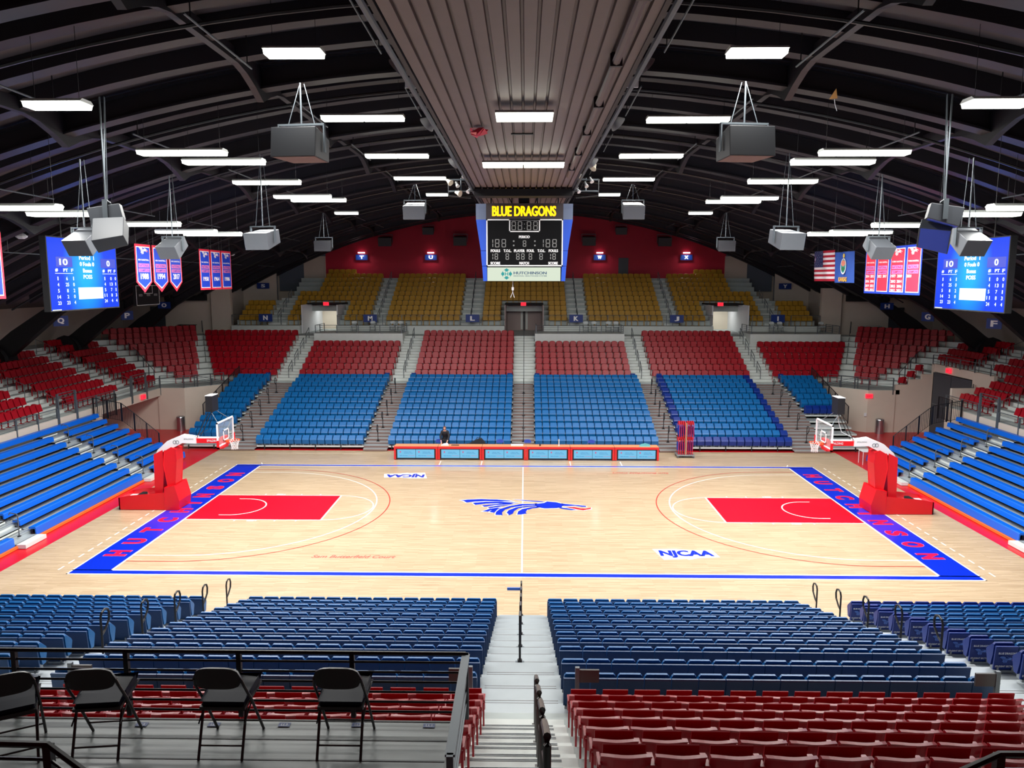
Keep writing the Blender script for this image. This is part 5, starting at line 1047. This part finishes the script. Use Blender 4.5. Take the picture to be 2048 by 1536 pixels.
q = MB(); q.prism([(-.09, 0, -.08), (.06, 0, .16), (.1, 0, -.06)], (0, .006, 0), mat('orange paper', (205, 150, 90), .7)); q2 = MB(); q2.tube([(.03, 0, -.08), (.05, 0, -.2), (.1, 0, -.34)], .008, M_paper, 4); r = small('paper_kite', 'small orange triangular paper caught on a roof girder at upper right', 'paper', (7.2, -14.4, 14.55), [('triangle', q), ('tail', q2)]); r.location = (7.2, -14.4, 14.3)
for x, y, lab in ((-20, -2.25, 'small white oval lamp above the left video screen'), (-20, 19.8, 'small white lamp right of the left rectangular banners'), (20, 21.2, 'small white lamp left of the stars and stripes flag')):
    q = MB(); q.tube([(-.22, 0, 0), (-.1, 0, 0), (.1, 0, 0), (.22, 0, 0)], [.06, .12, .12, .06], M_padwhite, 10); q2 = MB(); q2.tube([(0, 0, .1), (0, 0, deckz(20)-11.78)], .01, M_black, 4); small('small_ceiling_lamp', lab, 'lamp', (x, y, 11.78), [('globe', q), ('stem', q2)])
q = MB(); q.box(-.7, .7, -.3, .3, .7, .74, M_dark); qs = [('top', q)]
for a in (-.6, .6): t = MB(); t.box(a-.02, a+.02, -.25, .25, 0, .7, M_black); qs.append(('leg', t))
small('folding_table', 'dark table against the cream wall above the left corner seats', 'table', (-27.5, 29.2, 5.67), qs)
q = MB(); q.box(-.7, .7, -.3, .3, .7, .74, M_gch); qs = [('top', q)]
for a in (-.6, .6): t = MB(); t.box(a-.02, a+.02, -.25, .25, 0, .7, M_rail); qs.append(('leg', t))
small('folding_table', 'pale table against the cream wall above the right corner seats', 'table', (28.0, 29.2, 5.67), qs)
# ------------------------------------------------------------------ the person at the table
M_skin = mat('skin', (214, 160, 138), .5); M_top = mat('black top', (20, 24, 34), .7, noise=.2); M_hair = mat('brown hair', (92, 58, 40), .6, noise=.3, nscale=30); M_trs = mat('dark trousers', (26, 28, 36), .7)
def skin(name, verts, edges, rad, m, parent, root=0, sub=2):
    me = bpy.data.meshes.new(name); me.from_pydata(verts, edges, []); me.materials.append(m)
    o = bpy.data.objects.new(name, me); C.objects.link(o); md = o.modifiers.new('skin', 'SKIN'); md.use_smooth_shade = True
    if not me.skin_vertices: me.attributes.new('skin', 'FLOAT', 'POINT') if False else None
    bm = bmesh.new(); bm.from_mesh(me); ly = bm.verts.layers.skin.verify()
    for v, r_ in zip(bm.verts, rad): v[ly].radius = r_ if isinstance(r_, tuple) else (r_, r_); v[ly].use_root = (v.index == root)
    bm.to_mesh(me); bm.free(); sb_ = o.modifiers.new('sub', 'SUBSURF'); sb_.levels = sub; sb_.render_levels = sub; o.parent = parent; return o
pr = empty('person', (-4.53, 10.5, 0), label='person in a black top standing behind the scorer table leaning on both hands', cat='person')
# faces -y; hands rest on the table at y = -0.75
B = [(0, .10, .92), (0, .06, 1.08), (0, -.03, 1.28), (0, -.07, 1.38), (0, -.11, 1.45), (0, -.15, 1.52),
 (.10, .10, .86), (.11, .07, .48), (.11, .12, .07), (.11, -.02, .04), (-.10, .10, .86), (-.11, .07, .48), (-.11, .12, .07), (-.11, -.02, .04),
 (.17, -.05, 1.36), (.25, -.12, 1.12), (.19, -.42, .92), (.15, -.58, .82), (-.17, -.05, 1.36), (-.25, -.12, 1.12), (-.19, -.42, .92), (-.15, -.58, .82)]
Ed = [(0, 1), (1, 2), (2, 3), (3, 4), (4, 5), (0, 6), (6, 7), (7, 8), (8, 9), (0, 10), (10, 11), (11, 12), (12, 13), (3, 14), (14, 15), (15, 16), (16, 17), (3, 18), (18, 19), (19, 20), (20, 21)]
RD_ = [(.15, .11), (.14, .1), (.16, .1), (.12, .09), .052, .06, .09, .06, .045, .04, .09, .06, .045, .04, .065, .05, .036, .026, .065, .05, .036, .026]
k = len(B); B += [(0, -.185, 1.575), (0, -.19, 1.63), (0, -.18, 1.665)]; Ed += [(5, k), (k, k+1), (k+1, k+2)]; RD_ += [(.072, .088), (.078, .092), (.05, .06)]
for s_, wr in ((1, 17), (-1, 21)):       # five fingers grown out of each wrist
    hx, hy, hz = s_*.15, -.60, .80; p0 = len(B); B += [(hx, hy-.05, hz)]; Ed += [(wr, p0)]; RD_ += [(.034, .014)]
    for j in range(4):
        fx = hx+(-.033+.022*j); L_ = (.062, .072, .068, .052)[j if s_ > 0 else 3-j]; k = len(B); B += [(fx, hy-.07, hz+.004), (fx, hy-.07-L_*.55, hz+.006), (fx, hy-.07-L_, hz-.012)]; Ed += [(p0, k), (k, k+1), (k+1, k+2)]; RD_ += [.0095, .009, .007]
    k = len(B); B += [(hx-s_*.035, hy-.02, hz), (hx-s_*.06, hy-.05, hz-.005), (hx-s_*.065, hy-.08, hz-.012)]; Ed += [(wr, k), (k, k+1), (k+1, k+2)]; RD_ += [.012, .01, .008]
skin('body', B, Ed, RD_, M_skin, pr)
skin('top', [B[i] for i in (0, 1, 2, 3, 14, 15, 16, 18, 19, 20)] + [(0, -.1, 1.445), (0, .1, .84)], [(0, 1), (1, 2), (2, 3), (3, 4), (4, 5), (5, 6), (3, 7), (7, 8), (8, 9), (3, 10), (0, 11)], [(.18, .14), (.175, .13), (.19, .14), (.17, .13), .085, .068, .052, .085, .068, .052, (.08, .075), (.18, .14)], M_top, pr)
skin('trousers', [B[i] for i in (0, 6, 7, 8, 10, 11, 12)], [(0, 1), (1, 2), (2, 3), (0, 4), (4, 5), (5, 6)], [(.165, .125), .11, .08, .065, .11, .08, .065], M_trs, pr)
def blob(name, c, rx, ry, rz_, m, parent, f=None):
    bm = bmesh.new(); bmesh.ops.create_uvsphere(bm, u_segments=20, v_segments=14, radius=1)
    for v in bm.verts:
        x, y, z = v.co
        if f: x, y, z = f(x, y, z)
        v.co = (c[0]+x*rx, c[1]+y*ry, c[2]+z*rz_)
    for fc in bm.faces: fc.smooth = True
    me = bpy.data.meshes.new(name); bm.to_mesh(me); bm.free(); me.materials.append(m); o = bpy.data.objects.new(name, me); C.objects.link(o); o.parent = parent; return o
hc = (0, -.19, 1.585)
blob('nose', (0, hc[1]-.098, hc[2]-.015), .012, .018, .022, M_skin, pr)
for s in (-1, 1): blob('ear', (s*.075, hc[1]+.01, hc[2]-.005), .01, .02, .03, M_skin, pr); blob('eye', (s*.03, hc[1]-.086, hc[2]+.012), .012, .008, .007, M_dark, pr)
blob('mouth', (0, hc[1]-.088, hc[2]-.052), .022, .006, .006, mat('lips', (176, 90, 84), .5), pr)
blob('hair', (0, hc[1]+.022, hc[2]+.018), .09, .10, .118, M_hair, pr, lambda x, y, z: (x, y if y > -.55 or z > .35 else -.3, z if z > -.75 else -.75))
